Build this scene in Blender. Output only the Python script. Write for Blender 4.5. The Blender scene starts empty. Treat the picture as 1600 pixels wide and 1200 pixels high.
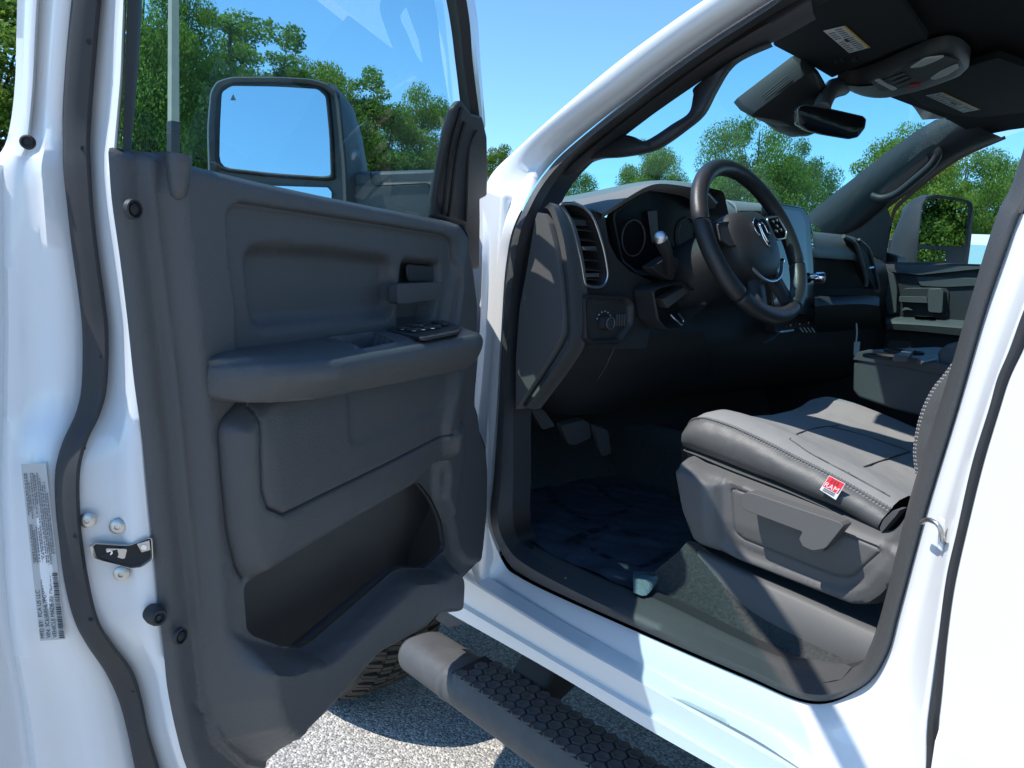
import bpy, bmesh, math, random
import numpy as np
from mathutils import Vector, Matrix
from mathutils.geometry import delaunay_2d_cdt
from mathutils.kdtree import KDTree
random.seed(7); rng = np.random.default_rng(7)
SC = bpy.context.scene
COL = SC.collection
R = math.radians

# ------------------------------------------------------------------ camera
# truck axes: X to the passenger side (0 = driver-side skin), Y forward, Z up (0 = ground)
EYE = np.array([-1.0, 0.0, 1.31])
MX = np.array([[0.74408, -0.04714, 0.66642], [-0.66528, -0.14393, 0.73262], [0.06138, -0.98847, -0.13846]])
FPX = 1200.0
cam_d = bpy.data.cameras.new('camera'); cam = bpy.data.objects.new('camera', cam_d); COL.objects.link(cam)
cam_d.sensor_width = 36; cam_d.lens = 36 * FPX / 1600; cam_d.clip_start = 0.02; cam_d.clip_end = 3000
cam.matrix_world = Matrix(((MX[0,0], -MX[0,1], -MX[0,2], EYE[0]), (MX[1,0], -MX[1,1], -MX[1,2], EYE[1]),
                           (MX[2,0], -MX[2,1], -MX[2,2], EYE[2]), (0, 0, 0, 1)))
SC.camera = cam

# ------------------------------------------------------------------ sky, sun, exposure
SUN = Vector((-0.455, 0.242, 0.857)).normalized()          # towards the sun
elev = math.asin(SUN.z); azim = math.atan2(SUN.x, SUN.y)
w = bpy.data.worlds.new('World'); SC.world = w; w.use_nodes = True
nt = w.node_tree; bg = nt.nodes['Background']
sky = nt.nodes.new('ShaderNodeTexSky'); sky.sky_type = 'NISHITA'; sky.sun_disc = False
sky.sun_elevation = elev; sky.sun_rotation = azim
sky.air_density = 1.0; sky.dust_density = 0.1; sky.ozone_density = 3.0; sky.altitude = 200
tint = nt.nodes.new('ShaderNodeMixRGB'); tint.blend_type = 'MULTIPLY'; tint.inputs[0].default_value = 1.0; tint.inputs[2].default_value = (0.57, 0.79, 0.94, 1)   # the clear deep blue of the day, the same all over
nt.links.new(sky.outputs[0], tint.inputs[1]); nt.links.new(tint.outputs[0], bg.inputs[0]); bg.inputs[1].default_value = 0.15
sl = bpy.data.lights.new('sun', 'SUN'); sl.energy = 3.0; sl.angle = R(0.53); sl.color = (1.0, 0.955, 0.89)
so = bpy.data.objects.new('sun', sl); COL.objects.link(so)
so.rotation_euler = (-SUN).to_track_quat('-Z', 'Y').to_euler()
SC.view_settings.view_transform = 'Standard'; SC.view_settings.look = 'None'
SC.view_settings.exposure = 0.96; SC.view_settings.gamma = 1.0; SC.view_settings.use_curve_mapping = False
SC.render.engine = 'CYCLES'
SC.cycles.use_denoising = True
SC.cycles.max_bounces = 10; SC.cycles.transparent_max_bounces = 24; SC.cycles.diffuse_bounces = 5; SC.cycles.glossy_bounces = 5
SC.cycles.caustics_reflective = False; SC.cycles.caustics_refractive = False
SC.cycles.sample_clamp_indirect = 6.0

# ------------------------------------------------------------------ measuring: a point of the photograph on a known plane of the truck
def ray(px, py): return MX @ np.array([px - 800.0, py - 600.0, FPX])
def _hit(px, py, o, n):
    r = ray(px, py); n = np.asarray(n, float)
    return Vector(EYE + r * ((np.asarray(o, float) - EYE).dot(n) / r.dot(n)))
def PX(px, py, x): return _hit(px, py, (x, 0, 0), (1, 0, 0))
def PY(px, py, y): return _hit(px, py, (0, y, 0), (0, 1, 0))
def PZ(px, py, z): return _hit(px, py, (0, 0, z), (0, 0, 1))
LEAN, BELT = 0.33, 1.42
def PS(px, py, off=0.0):                    # driver-side body surface (tumblehome above the belt)
    p = PX(px, py, off)
    if p.z > BELT: p = _hit(px, py, (off, 0, BELT), (1, 0, -LEAN))
    return p
def PP(px, py, off=0.0, w=1.9):             # passenger-side inner surface
    p = PX(px, py, w - off)
    if p.z > BELT: p = _hit(px, py, (w - off, 0, BELT), (1, 0, LEAN))
    return p
# open driver door frame: u from the hinge to the rear edge, n towards the cabin side, z up
HNG = np.array([0.0, 1.33, 0.0]); DA = R(62)
DU = np.array([-math.sin(DA), -math.cos(DA), 0]); DN = np.array([math.cos(DA), -math.sin(DA), 0])
def dw(u, n, z): return Vector(HNG + u * DU + n * DN + np.array([0, 0, z]))
def PD(px, py, n): return _hit(px, py, HNG + n * DN, DN)
def PDL(px, py, n):                         # the same with the window frame's lean
    p = PD(px, py, n)
    if p.z > BELT: p = _hit(px, py, HNG + n * DN + np.array([0, 0, BELT]), DN - np.array([0, 0, LEAN]))
    return p
def duz(p):
    q = np.array(p) - HNG
    return (q.dot(DU), q[2])
def DUZ(px, py, n): return duz(PD(px, py, n))

# ------------------------------------------------------------------ curves
def cr(pts, n, closed=False):
    """Catmull-Rom through pts, n samples spaced evenly along the chord."""
    P = np.array([tuple(p) for p in pts], float); m = len(P)
    if closed: Q = np.vstack([P[-1:], P, P[:2]]); segs = m
    else: Q = np.vstack([2 * P[0] - P[1], P, 2 * P[-1] - P[-2]]); segs = m - 1
    K = 12; out = []
    for i in range(segs):
        a, b, c, d = Q[i:i + 4]
        for k in range(K):
            t = k / K
            out.append(0.5 * (2 * b + (c - a) * t + (2 * a - 5 * b + 4 * c - d) * t * t + (3 * b - a - 3 * c + d) * t ** 3))
    out.append(P[0] if closed else P[-1]); out = np.array(out)
    L = np.r_[0, np.cumsum(np.linalg.norm(np.diff(out, axis=0), axis=1))]
    s = np.linspace(0, L[-1], n + 1)[:-1] if closed else np.linspace(0, L[-1], n)
    return np.stack([np.interp(s, L, out[:, j]) for j in range(P.shape[1])], 1)
def crs(pts, per, closed=False):
    """Catmull-Rom with `per` samples per span (keeps stations of several curves aligned)."""
    P = np.array([tuple(p) for p in pts], float); m = len(P)
    if closed: Q = np.vstack([P[-1:], P, P[:2]]); segs = m
    else: Q = np.vstack([2 * P[0] - P[1], P, 2 * P[-1] - P[-2]]); segs = m - 1
    out = []
    for i in range(segs):
        a, b, c, d = Q[i:i + 4]
        for k in range(per):
            t = k / per
            out.append(0.5 * (2 * b + (c - a) * t + (2 * a - 5 * b + 4 * c - d) * t * t + (3 * b - a - 3 * c + d) * t ** 3))
    if not closed: out.append(P[-1])
    return np.array(out)
def rnd(pts, r=0.25, k=4):
    """Round the corners of a polygon (2D or 3D)."""
    P = np.array([tuple(p) for p in pts], float); out = []; m = len(P)
    for i in range(m):
        a, b, c = P[i - 1], P[i], P[(i + 1) % m]
        d1, d2 = a - b, c - b; l1, l2 = np.linalg.norm(d1), np.linalg.norm(d2)
        q = min(r * min(l1, l2), 0.48 * min(l1, l2)) if r < 1 else min(r, 0.45 * min(l1, l2))
        p0, p2 = b + d1 / l1 * q, b + d2 / l2 * q
        for j in range(k + 1):
            t = j / k; out.append((1 - t) ** 2 * p0 + 2 * t * (1 - t) * b + t * t * p2)
    return np.array(out)

# ------------------------------------------------------------------ objects
def mk(name, V, F, mat, parent=None, smooth=38, **tags):
    me = bpy.data.meshes.new(name)
    me.from_pydata([tuple(map(float, v)) for v in V], [], [tuple(f) for f in F]); me.validate(); me.update()
    if smooth:
        me.polygons.foreach_set('use_smooth', [True] * len(me.polygons))
        if smooth < 180: me.set_sharp_from_angle(angle=R(smooth))
    o = bpy.data.objects.new(name, me); COL.objects.link(o)
    if mat is not None: me.materials.append(mat)
    if parent is not None: child(o, parent)
    for k, v in tags.items(): o[k] = v
    return o
def child(o, parent):
    o.parent = parent; o.matrix_parent_inverse = world_of(parent).inverted()
def world_of(o):
    m = o.matrix_basis.copy()
    return world_of(o.parent) @ o.matrix_parent_inverse @ m if o.parent else m
def empty(name, loc, **tags):
    o = bpy.data.objects.new(name, None); o.location = loc; o.empty_display_size = 0.2; COL.objects.link(o)
    for k, v in tags.items(): o[k] = v
    return o
def fixn(o):
    bm = bmesh.new(); bm.from_mesh(o.data); bmesh.ops.recalc_face_normals(bm, faces=bm.faces); bm.to_mesh(o.data); bm.free(); return o
def bev(o, wd, seg=3, ang=30):
    m = o.modifiers.new('bevel', 'BEVEL'); m.width = wd; m.segments = seg; m.limit_method = 'ANGLE'; m.angle_limit = R(ang); m.use_clamp_overlap = True
    m.harden_normals = False; return o
def subd(o, lv=2):
    m = o.modifiers.new('subdivision', 'SUBSURF'); m.levels = lv; m.render_levels = lv; return o
def thick(o, t, off=-1):
    m = o.modifiers.new('thickness', 'SOLIDIFY'); m.thickness = t; m.offset = off; return o
def prism(name, outline, vec, mat, parent=None, bevel=0.0, seg=3, smooth=38, **tags):
    A = [Vector(p) for p in outline]; v = Vector(vec); B = [p + v for p in A]; n = len(A)
    F = [tuple(range(n)), tuple(range(2 * n - 1, n - 1, -1))] + [((i + 1) % n, i, n + i, n + (i + 1) % n) for i in range(n)]
    o = fixn(mk(name, A + B, F, mat, parent, smooth, **tags))
    if bevel: bev(o, bevel, seg)
    return o
def loft(name, curves, mat, parent=None, closed=False, cap=False, loop=False, smooth=50, **tags):
    """Surface through curves of equal length; closed joins each curve's ends, loop joins last curve to first."""
    n = len(curves[0]); V = [tuple(p) for c in curves for p in c]; F = []; m = len(curves)
    for j in range(m if loop else m - 1):
        a, b = j * n, ((j + 1) % m) * n
        for i in range(n if closed else n - 1):
            k = (i + 1) % n; F.append((a + i, a + k, b + k, b + i))
    if cap and closed: F += [tuple(range(n - 1, -1, -1)), tuple(range((m - 1) * n, m * n))]
    return fixn(mk(name, V, F, mat, parent, smooth, **tags))
def frames(path):
    P = [Vector(p) for p in path]; T = []
    for i in range(len(P)):
        T.append((P[min(i + 1, len(P) - 1)] - P[max(i - 1, 0)]).normalized())
    up = Vector((0, 0, 1)) if abs(T[0].z) < 0.9 else Vector((1, 0, 0))
    nrm = (up - T[0] * up.dot(T[0])).normalized(); out = []
    for t in T:
        nrm = (nrm - t * nrm.dot(t)).normalized(); out.append((t, nrm, t.cross(nrm)))
    return out
def tube(name, path, r, mat, parent=None, seg=12, closed=False, sx=1.0, smooth=60, **tags):
    P = [Vector(p) for p in path]; fr = frames(P); rr = r if hasattr(r, '__len__') else [r] * len(P); rings = []
    for p, (t, a, b), q in zip(P, fr, rr):
        rings.append([p + a * (math.cos(2 * math.pi * k / seg) * q) + b * (math.sin(2 * math.pi * k / seg) * q * sx) for k in range(seg)])
    return loft(name, rings, mat, parent, closed=True, cap=not closed, loop=closed, smooth=smooth, **tags)
def box(name, lo, hi, mat, parent=None, bevel=0.0, seg=3, **tags):
    (a, b, c), (d, e, f) = lo, hi
    return prism(name, [(a, b, c), (d, b, c), (d, e, c), (a, e, c)], (0, 0, f - c), mat, parent, bevel, seg, **tags)
def disc(name, c, n, r, h, mat, parent=None, seg=20, bevel=0.0, r2=None, **tags):
    """Short (tapered) cylinder from c along n."""
    n = Vector(n).normalized(); a = n.orthogonal().normalized(); b = n.cross(a); c = Vector(c); r2 = r if r2 is None else r2
    A = [c + a * (r * math.cos(t)) + b * (r * math.sin(t)) for t in [2 * math.pi * k / seg for k in range(seg)]]
    B = [c + n * h + a * (r2 * math.cos(t)) + b * (r2 * math.sin(t)) for t in [2 * math.pi * k / seg for k in range(seg)]]
    o = loft(name, [A, B], mat, parent, closed=True, cap=True, smooth=38, **tags)
    if bevel: bev(o, bevel, 2)
    return o
def lathe(name, c, axis, prof, mat, parent=None, seg=32, up=None, smooth=45, **tags):
    """prof: (radius, distance along axis) pairs."""
    ax = Vector(axis).normalized(); a = ax.orthogonal().normalized(); b = ax.cross(a); c = Vector(c)
    rings = [[c + ax * h + a * (q * math.cos(2 * math.pi * k / seg)) + b * (q * math.sin(2 * math.pi * k / seg)) for k in range(seg)] for q, h in prof]
    return loft(name, rings, mat, parent, closed=True, cap=True, smooth=smooth, **tags)
def copy_tree(o, parent=None, delta=None, **tags):
    c = o.copy(); COL.objects.link(c)
    if parent is not None: c.parent = parent
    if delta is not None: c.location = Vector(c.location) + Vector(delta)
    for k, v in tags.items(): c[k] = v
    for ch in [x for x in list(bpy.data.objects) if x.parent == o]: copy_tree(ch, c)
    return c
def sdf(pts, poly):
    """Signed distance to a closed polygon, positive inside."""
    P = np.asarray(pts, float); Q = np.asarray(poly, float); d2 = np.full(len(P), 1e9); ins = np.zeros(len(P), bool)
    for i in range(len(Q)):
        a, b = Q[i], Q[(i + 1) % len(Q)]; e = b - a
        t = np.clip(((P - a) @ e) / max(e @ e, 1e-12), 0, 1); d = P - a - t[:, None] * e
        d2 = np.minimum(d2, (d * d).sum(1))
        c = (a[1] > P[:, 1]) != (b[1] > P[:, 1])
        with np.errstate(divide='ignore', invalid='ignore'):
            xx = (b[0] - a[0]) * (P[:, 1] - a[1]) / (b[1] - a[1]) + a[0]
        ins ^= c & (P[:, 0] < xx)
    return np.where(ins, 1, -1) * np.sqrt(d2)
def sdl(pts, line):
    """Distance to an open polyline."""
    P = np.asarray(pts, float); Q = np.asarray(line, float); d2 = np.full(len(P), 1e9)
    for a, b in zip(Q[:-1], Q[1:]):
        e = b - a; t = np.clip(((P - a) @ e) / max(e @ e, 1e-12), 0, 1); d = P - a - t[:, None] * e
        d2 = np.minimum(d2, (d * d).sum(1))
    return np.sqrt(d2)
def sst(x, a, b):
    t = np.clip((x - a) / (b - a), 0, 1); return t * t * (3 - 2 * t)
def field(name, outline, feats, hfun, place, mat, parent, step=0.005, hole=None, **tags):
    """Moulded panel: 2D outline meshed with its feature lines, lifted by hfun(points)->height; place(u,v,h)->world."""
    O = np.asarray(outline, float); lo, hi = O.min(0), O.max(0); pts = []; edges = []
    def add(poly, closed):
        s = len(pts); pts.extend(map(tuple, poly)); n = len(poly)
        edges.extend([(s + i, s + (i + 1) % n) for i in range(n if closed else n - 1)])
    def dens(poly, closed, st):
        out = []; m = len(poly)
        for i in range(m if closed else m - 1):
            a, b = np.asarray(poly[i]), np.asarray(poly[(i + 1) % m]); k = max(1, int(np.linalg.norm(b - a) / st))
            out += [a + (b - a) * j / k for j in range(k)]
        if not closed: out.append(np.asarray(poly[-1]))
        return np.array(out)
    od = dens(O, True, step); add(od, True)
    if hole is not None: hd_ = dens(np.asarray(hole, float), True, step * .8); add(hd_, True)
    lines = []
    for poly, closed, offs in feats:
        dpl = dens(poly, closed, step)
        t = np.roll(dpl, -1, 0) - np.roll(dpl, 1, 0) if closed else np.gradient(dpl, axis=0)
        t /= np.maximum(np.linalg.norm(t, axis=1), 1e-9)[:, None]; nr = np.stack([-t[:, 1], t[:, 0]], 1)
        for of in offs: lines.append(dpl + nr * of)
    fp = np.vstack(lines) if lines else np.zeros((0, 2))
    if len(fp):
        fp = fp[sdf(fp, O) > step * 0.35]
        if hole is not None: fp = fp[sdf(fp, hole) < -step * .35]
        keep = []; cells = set()
        for i, (a, b) in enumerate(fp):
            c = (int(a / (step * .22)), int(b / (step * .22)))
            if c not in cells: cells.add(c); keep.append(i)
        fp = fp[keep]
    gx = np.arange(lo[0] + step / 2, hi[0], step); gy = np.arange(lo[1] + step / 2, hi[1], step)
    G = np.stack(np.meshgrid(gx, gy), -1).reshape(-1, 2); G[::2] += step * 0.07
    G = G[sdf(G, O) > step * 0.6]
    if hole is not None: G = G[sdf(G, hole) < -step * .5]
    if len(fp):
        kd = KDTree(len(fp)); [kd.insert((a, b, 0), i) for i, (a, b) in enumerate(fp)]; kd.balance()
        G = G[[kd.find((a, b, 0))[2] > step * .62 for a, b in G]]
    pts.extend(map(tuple, fp)); pts.extend(map(tuple, G))
    r = delaunay_2d_cdt([Vector(p) for p in pts], edges, [], 1, step * 0.12)
    V2 = np.array([(v.x, v.y) for v in r[0]]); h = hfun(V2)
    V = [place(a, b, c) for (a, b), c in zip(V2, h)]; T = [tuple(f) for f in r[2]]
    if hole is not None:
        cen = np.array([V2[list(f)].mean(0) for f in T]); ins = sdf(cen, hole) > 0; T = [f for f, k in zip(T, ins) if not k]
    return fixn(mk(name, V, T, mat, parent, 55, **tags))

# ------------------------------------------------------------------ materials
MATS = {}
def mat(name, col, rough=0.5, metal=0.0, bump=None, vary=None, coat=0.0, spec=0.5, sheen=0.0, rvary=0.0, trans=None, dirt=None):
    m = bpy.data.materials.new(name); m.use_nodes = True; t = m.node_tree; b = t.nodes['Principled BSDF']
    b.inputs['Base Color'].default_value = (*col, 1); b.inputs['Roughness'].default_value = rough; b.inputs['Metallic'].default_value = metal
    b.inputs['Specular IOR Level'].default_value = spec
    if coat: b.inputs['Coat Weight'].default_value = coat; b.inputs['Coat Roughness'].default_value = 0.03
    if sheen: b.inputs['Sheen Weight'].default_value = sheen; b.inputs['Sheen Roughness'].default_value = 0.4
    tc = t.nodes.new('ShaderNodeTexCoord')
    def noise(scale, detail=3, rgh=0.6):
        n = t.nodes.new('ShaderNodeTexNoise'); n.inputs['Scale'].default_value = scale; n.inputs['Detail'].default_value = detail
        n.inputs['Roughness'].default_value = rgh; t.links.new(tc.outputs['Object'], n.inputs['Vector']); return n
    if vary:
        sc, amt, *c2 = vary; n = noise(sc, 5); rp = t.nodes.new('ShaderNodeMapRange')
        rp.inputs[1].default_value = 0.3; rp.inputs[2].default_value = 0.7; rp.inputs[3].default_value = 0.0; rp.inputs[4].default_value = amt
        t.links.new(n.outputs[0], rp.inputs[0]); mx = t.nodes.new('ShaderNodeMixRGB'); mx.inputs[1].default_value = (*col, 1)
        mx.inputs[2].default_value = (*(c2[0] if c2 else tuple(c * 0.6 for c in col)), 1)
        t.links.new(rp.outputs[0], mx.inputs[0]); t.links.new(mx.outputs[0], b.inputs['Base Color'])
    if rvary:
        n = noise(9.0, 4); rp = t.nodes.new('ShaderNodeMapRange'); rp.inputs[3].default_value = rough - rvary; rp.inputs[4].default_value = rough + rvary
        t.links.new(n.outputs[0], rp.inputs[0]); t.links.new(rp.outputs[0], b.inputs['Roughness'])
    if bump:
        n = None
        for sc, st in (bump if isinstance(bump[0], tuple) else [bump]):
            q = noise(sc, 2); bp = t.nodes.new('ShaderNodeBump'); bp.inputs['Strength'].default_value = st; bp.inputs['Distance'].default_value = 0.6 / sc
            t.links.new(q.outputs[0], bp.inputs['Height'])
            if n: t.links.new(n.outputs[0], bp.inputs['Normal'])
            n = bp
        t.links.new(n.outputs[0], b.inputs['Normal'])
    MATS[name] = m; return m
def glass(name, tint, rough=0.0, refl=1.0):
    m = bpy.data.materials.new(name); m.use_nodes = True; t = m.node_tree; t.nodes.clear()
    o = t.nodes.new('ShaderNodeOutputMaterial'); mx = t.nodes.new('ShaderNodeMixShader'); tr = t.nodes.new('ShaderNodeBsdfTransparent'); g = t.nodes.new('ShaderNodeBsdfGlossy')
    fr = t.nodes.new('ShaderNodeFresnel'); fr.inputs[0].default_value = 1.45; tr.inputs[0].default_value = (*tint, 1); g.inputs['Roughness'].default_value = rough
    mu = t.nodes.new('ShaderNodeMath'); mu.operation = 'MULTIPLY'; mu.inputs[1].default_value = refl
    t.links.new(fr.outputs[0], mu.inputs[0]); t.links.new(mu.outputs[0], mx.inputs[0]); t.links.new(tr.outputs[0], mx.inputs[1]); t.links.new(g.outputs[0], mx.inputs[2])
    t.links.new(mx.outputs[0], o.inputs[0]); MATS[name] = m; return m
M_PAINT = mat('white paint', (0.76, 0.77, 0.77), 0.34, coat=1.0, vary=(2.2, 0.5, (0.72, 0.73, 0.735)), bump=(900, 0.015))
M_TRIM = mat('charcoal moulded plastic', (0.068, 0.070, 0.071), 0.48, bump=((460, 0.50), (1500, 0.35), (14, 0.04)), vary=(3.1, 0.7, (0.077, 0.077, 0.078)), rvary=0.10, spec=0.45)
M_TRIMD = mat('dark moulded plastic', (0.030, 0.031, 0.033), 0.5, bump=((460, 0.4), (1100, 0.2)), vary=(4, 0.5, (0.036, 0.036, 0.038)), spec=0.4)
M_GREYP = mat('grey moulded plastic', (0.112, 0.112, 0.110), 0.55, bump=((700, 0.25), (2200, 0.15)), vary=(6, 0.6, (0.105, 0.105, 0.105)), spec=0.4)
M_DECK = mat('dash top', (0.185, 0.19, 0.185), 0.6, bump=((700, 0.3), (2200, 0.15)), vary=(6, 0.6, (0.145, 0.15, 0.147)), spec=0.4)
M_RUB = mat('black rubber', (0.030, 0.030, 0.032), 0.62, bump=(500, 0.15), vary=(8, 0.7, (0.045, 0.044, 0.043)), spec=0.35)
M_GAP = mat('deep black rubber', (0.012, 0.012, 0.013), 0.7)
M_PIANO = mat('gloss black', (0.008, 0.008, 0.010), 0.08, spec=0.5)
M_CHROME = mat('chrome', (0.82, 0.82, 0.84), 0.10, metal=1.0)
M_SATIN = mat('satin silver', (0.55, 0.55, 0.56), 0.32, metal=1.0)
M_STEEL = mat('zinc steel', (0.62, 0.60, 0.56), 0.38, metal=1.0, vary=(60, 0.6, (0.42, 0.40, 0.37)))
M_MIRROR = mat('mirror glass', (0.70, 0.78, 0.80), 0.0, metal=1.0)
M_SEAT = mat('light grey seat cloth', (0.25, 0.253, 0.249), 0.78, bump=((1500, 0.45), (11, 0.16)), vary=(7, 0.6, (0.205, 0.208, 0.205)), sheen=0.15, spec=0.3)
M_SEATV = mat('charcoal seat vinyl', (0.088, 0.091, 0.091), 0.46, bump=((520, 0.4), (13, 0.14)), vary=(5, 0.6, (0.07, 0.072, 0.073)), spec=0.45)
M_THREAD = mat('pale thread', (0.27, 0.27, 0.27), 0.7)
M_LEATH = mat('black wheel leather', (0.030, 0.029, 0.030), 0.42, bump=((420, 0.28), (30, 0.05)), rvary=0.06, spec=0.5)
M_CARPET = mat('charcoal carpet', (0.038, 0.042, 0.041), 0.95, bump=((420, 1.0), (130, 0.6)), vary=(160, 1.0, (0.065, 0.07, 0.068)), spec=0.15, sheen=0.2)
M_HEAD = mat('black headliner cloth', (0.020, 0.021, 0.022), 0.85, bump=(800, 0.4), vary=(5, 0.6, (0.026, 0.026, 0.027)), spec=0.2)
M_FILM = mat('dark protective film', (0.050, 0.064, 0.082), 0.34, bump=((16, 0.2), (55, 0.10)), spec=0.25, vary=(9, 0.8, (0.062, 0.078, 0.098)))
M_PRINT = mat('dark print', (0.016, 0.022, 0.034), 0.4)
M_PAPER = mat('white label paper', (0.72, 0.72, 0.70), 0.6)
M_PAPERG = mat('grey foil label', (0.44, 0.45, 0.44), 0.45, vary=(40, 0.5, (0.50, 0.51, 0.50)))
M_INK = mat('black ink', (0.03, 0.03, 0.035), 0.6)
M_INKG = mat('grey ink', (0.16, 0.16, 0.17), 0.6)
M_YEL = mat('amber print', (0.75, 0.42, 0.03), 0.6)
M_RED = mat('red woven tag', (0.78, 0.035, 0.055), 0.7, bump=(900, 0.3))
M_REDD = mat('dull red print', (0.35, 0.03, 0.03), 0.6)
M_WHITE = mat('white print', (0.8, 0.8, 0.8), 0.6)
M_LENS = mat('frosted lamp lens', (0.60, 0.60, 0.57), 0.6)
M_STEP = mat('black powder coat', (0.066, 0.067, 0.069), 0.6, bump=((700, 0.3), (60, 0.05)), vary=(20, 0.8, (0.092, 0.092, 0.092)), spec=0.35)
M_TYRE = mat('tyre rubber', (0.030, 0.029, 0.028), 0.8, bump=(200, 0.3), vary=(14, 1.0, (0.075, 0.068, 0.058)), spec=0.3)
M_SCREEN = mat('dark glossy screen', (0.010, 0.012, 0.018), 0.05, spec=0.8)
M_GLASS = glass('door glass', (0.66, 0.92, 0.92), refl=0.22)
M_GLASSW = glass('windshield glass', (0.62, 0.91, 0.92), refl=0.10)
M_GLASSP = glass('passenger glass', (0.72, 0.93, 0.95), refl=0.5)
M_CLUST = mat('cluster lens', (0.007, 0.008, 0.010), 0.3, spec=0.05)
M_TEAL = mat('pale windshield', (0.30, 0.46, 0.46), 0.08, spec=0.6)
# ================================================================== GROUND
def ground_material():
    m = bpy.data.materials.new('aged asphalt'); m.use_nodes = True; t = m.node_tree; b = t.nodes['Principled BSDF']
    tc = t.nodes.new('ShaderNodeTexCoord')
    vo = t.nodes.new('ShaderNodeTexVoronoi'); vo.inputs['Scale'].default_value = 150; t.links.new(tc.outputs['Object'], vo.inputs['Vector'])
    cv = t.nodes.new('ShaderNodeValToRGB'); e = cv.color_ramp.elements
    e[0].position = 0.0; e[0].color = (0.23, 0.225, 0.21, 1); e[1].position = 1.0; e[1].color = (0.72, 0.68, 0.61, 1)
    for p, c in ((0.35, (0.37, 0.355, 0.33, 1)), (0.7, (0.53, 0.505, 0.465, 1))): q = e.new(p); q.color = c
    sp = t.nodes.new('ShaderNodeSeparateColor'); t.links.new(vo.outputs['Color'], sp.inputs[0]); t.links.new(sp.outputs[0], cv.inputs[0])
    n = t.nodes.new('ShaderNodeTexNoise'); n.inputs['Scale'].default_value = 3.2; n.inputs['Detail'].default_value = 9; n.inputs['Roughness'].default_value = .7; t.links.new(tc.outputs['Object'], n.inputs['Vector'])
    mr = t.nodes.new('ShaderNodeMapRange'); mr.inputs[3].default_value = 0.62; mr.inputs[4].default_value = 1.32; t.links.new(n.outputs[0], mr.inputs[0])
    mx = t.nodes.new('ShaderNodeMixRGB'); mx.blend_type = 'MULTIPLY'; mx.inputs[0].default_value = 1.0; t.links.new(cv.outputs[0], mx.inputs[1]); t.links.new(mr.outputs[0], mx.inputs[2])
    t.links.new(mx.outputs[0], b.inputs['Base Color']); b.inputs['Roughness'].default_value = 0.9; b.inputs['Specular IOR Level'].default_value = 0.25
    bp = t.nodes.new('ShaderNodeBump'); bp.inputs['Strength'].default_value = 0.9; bp.inputs['Distance'].default_value = 0.006
    t.links.new(vo.outputs['Distance'], bp.inputs['Height']); bp.invert = True; t.links.new(bp.outputs[0], b.inputs['Normal'])
    return m
mk('parking_lot', [(-900, -900, 0), (900, -900, 0), (900, 900, 0), (-900, 900, 0)], [(0, 1, 2, 3)], ground_material(), None, 0, kind='structure', label='grey sunlit asphalt of the parking lot')

# ================================================================== THE TRUCK
TRUCK = empty('pickup_truck', (1.0, 0.3, 0), label='white pickup truck with its driver door wide open and dark interior', category='pickup truck')

def off3(off, y, z): return Vector((off + LEAN * max(0, z - BELT), y, z))
# stations round the driver door opening (photo points of each edge, from the seal outwards)
ST = [  # C0 seal inner   C1 seal crest   C2 seal outer   C3 jamb crease  C4 jamb edge   C5 skin edge
    [(1597, 240), (1606, 262), (1614, 280), (1640, 290), (1668, 300), (1680, 300)],
    [(1556, 340), (1576, 352), (1590, 345), (1618, 360), (1634, 380), (1640, 400)],
    [(1513, 480), (1530, 486), (1543, 480), (1568, 486), (1588, 500), (1597, 495)],
    [(1472, 620), (1486, 630), (1497, 640), (1518, 640), (1538, 640), (1546, 640)],
    [(1424, 770), (1440, 784), (1450, 794), (1472, 797), (1492, 800), (1503, 800)],
    [(1383, 935), (1398, 945), (1408, 948), (1430, 955), (1462, 960), (1472, 960)],
    [(1360, 1008), (1374, 1030), (1385, 1027), (1404, 1050), (1438, 1120), (1449, 1125)],
    [(1336, 1042), (1338, 1072), (1345, 1076), (1356, 1115), (1412, 1250), (1430, 1300)],
    [(1262, 1052), (1262, 1084), (1269, 1100), (1278, 1144), (1284, 1205), (1288, 1226)],
    [(1162, 1012), (1162, 1042), (1162, 1059), (1168, 1118), (1166, 1140), (1164, 1146)],
    [(1040, 951), (1020, 981), (997, 988), (990, 1026), (990, 1054), (990, 1060)],
    [(933, 907), (900, 925), (869, 931), (862, 965), (862, 984), (862, 990)],
    [(833, 860), (822, 883), (812, 902), (800, 930), (795, 945), (794, 951)],
    [(808, 838), (793, 855), (787, 880), (767, 905), (755, 918), (752, 924)],
    [(801, 800), (778, 815), (762, 813), (742, 815), (722, 815), (716, 815)],
    [(802, 740), (783, 745), (767, 740), (748, 740), (735, 740), (729, 740)],
    [(802, 640), (788, 640), (776, 640), (758, 640), (745, 640), (739, 640)],
    [(806, 520), (794, 520), (783, 520), (768, 520), (755, 520), (749, 520)],
    [(815, 420), (804, 415), (791, 410), (776, 405), (760, 400), (754, 398)],
    [(836, 342), (822, 338), (810, 337), (799, 333), (771, 312), (758, 292)],
    [(886, 262), (875, 256), (867, 250), (857, 243), (833, 233), (815, 226)],
    [(1012, 158), (1006, 149), (1000, 140), (992, 132), (958, 134), (945, 113)],
    [(1112, 85), (1106, 76), (1100, 67), (1092, 59), (1058, 60), (1045, 38)],
    [(1212, 20), (1206, 11), (1200, 3), (1192, -5), (1160, -8), (1140, -25)],
]
XO = [0.115, 0.055, 0.07, 0.048, 0.014, 0.0]
def off_of(k, s):
    if 8 <= s <= 13 and k >= 2: return [0, 0, 0.062, 0.034, 0.010, 0.0][k]
    if 14 <= s <= 19: return [0.045, 0.004, 0.016, 0.018, 0.008, 0.0][k]
    if s < 8 and k == 4: return 0.007
    return XO[k]
RING = []
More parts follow.
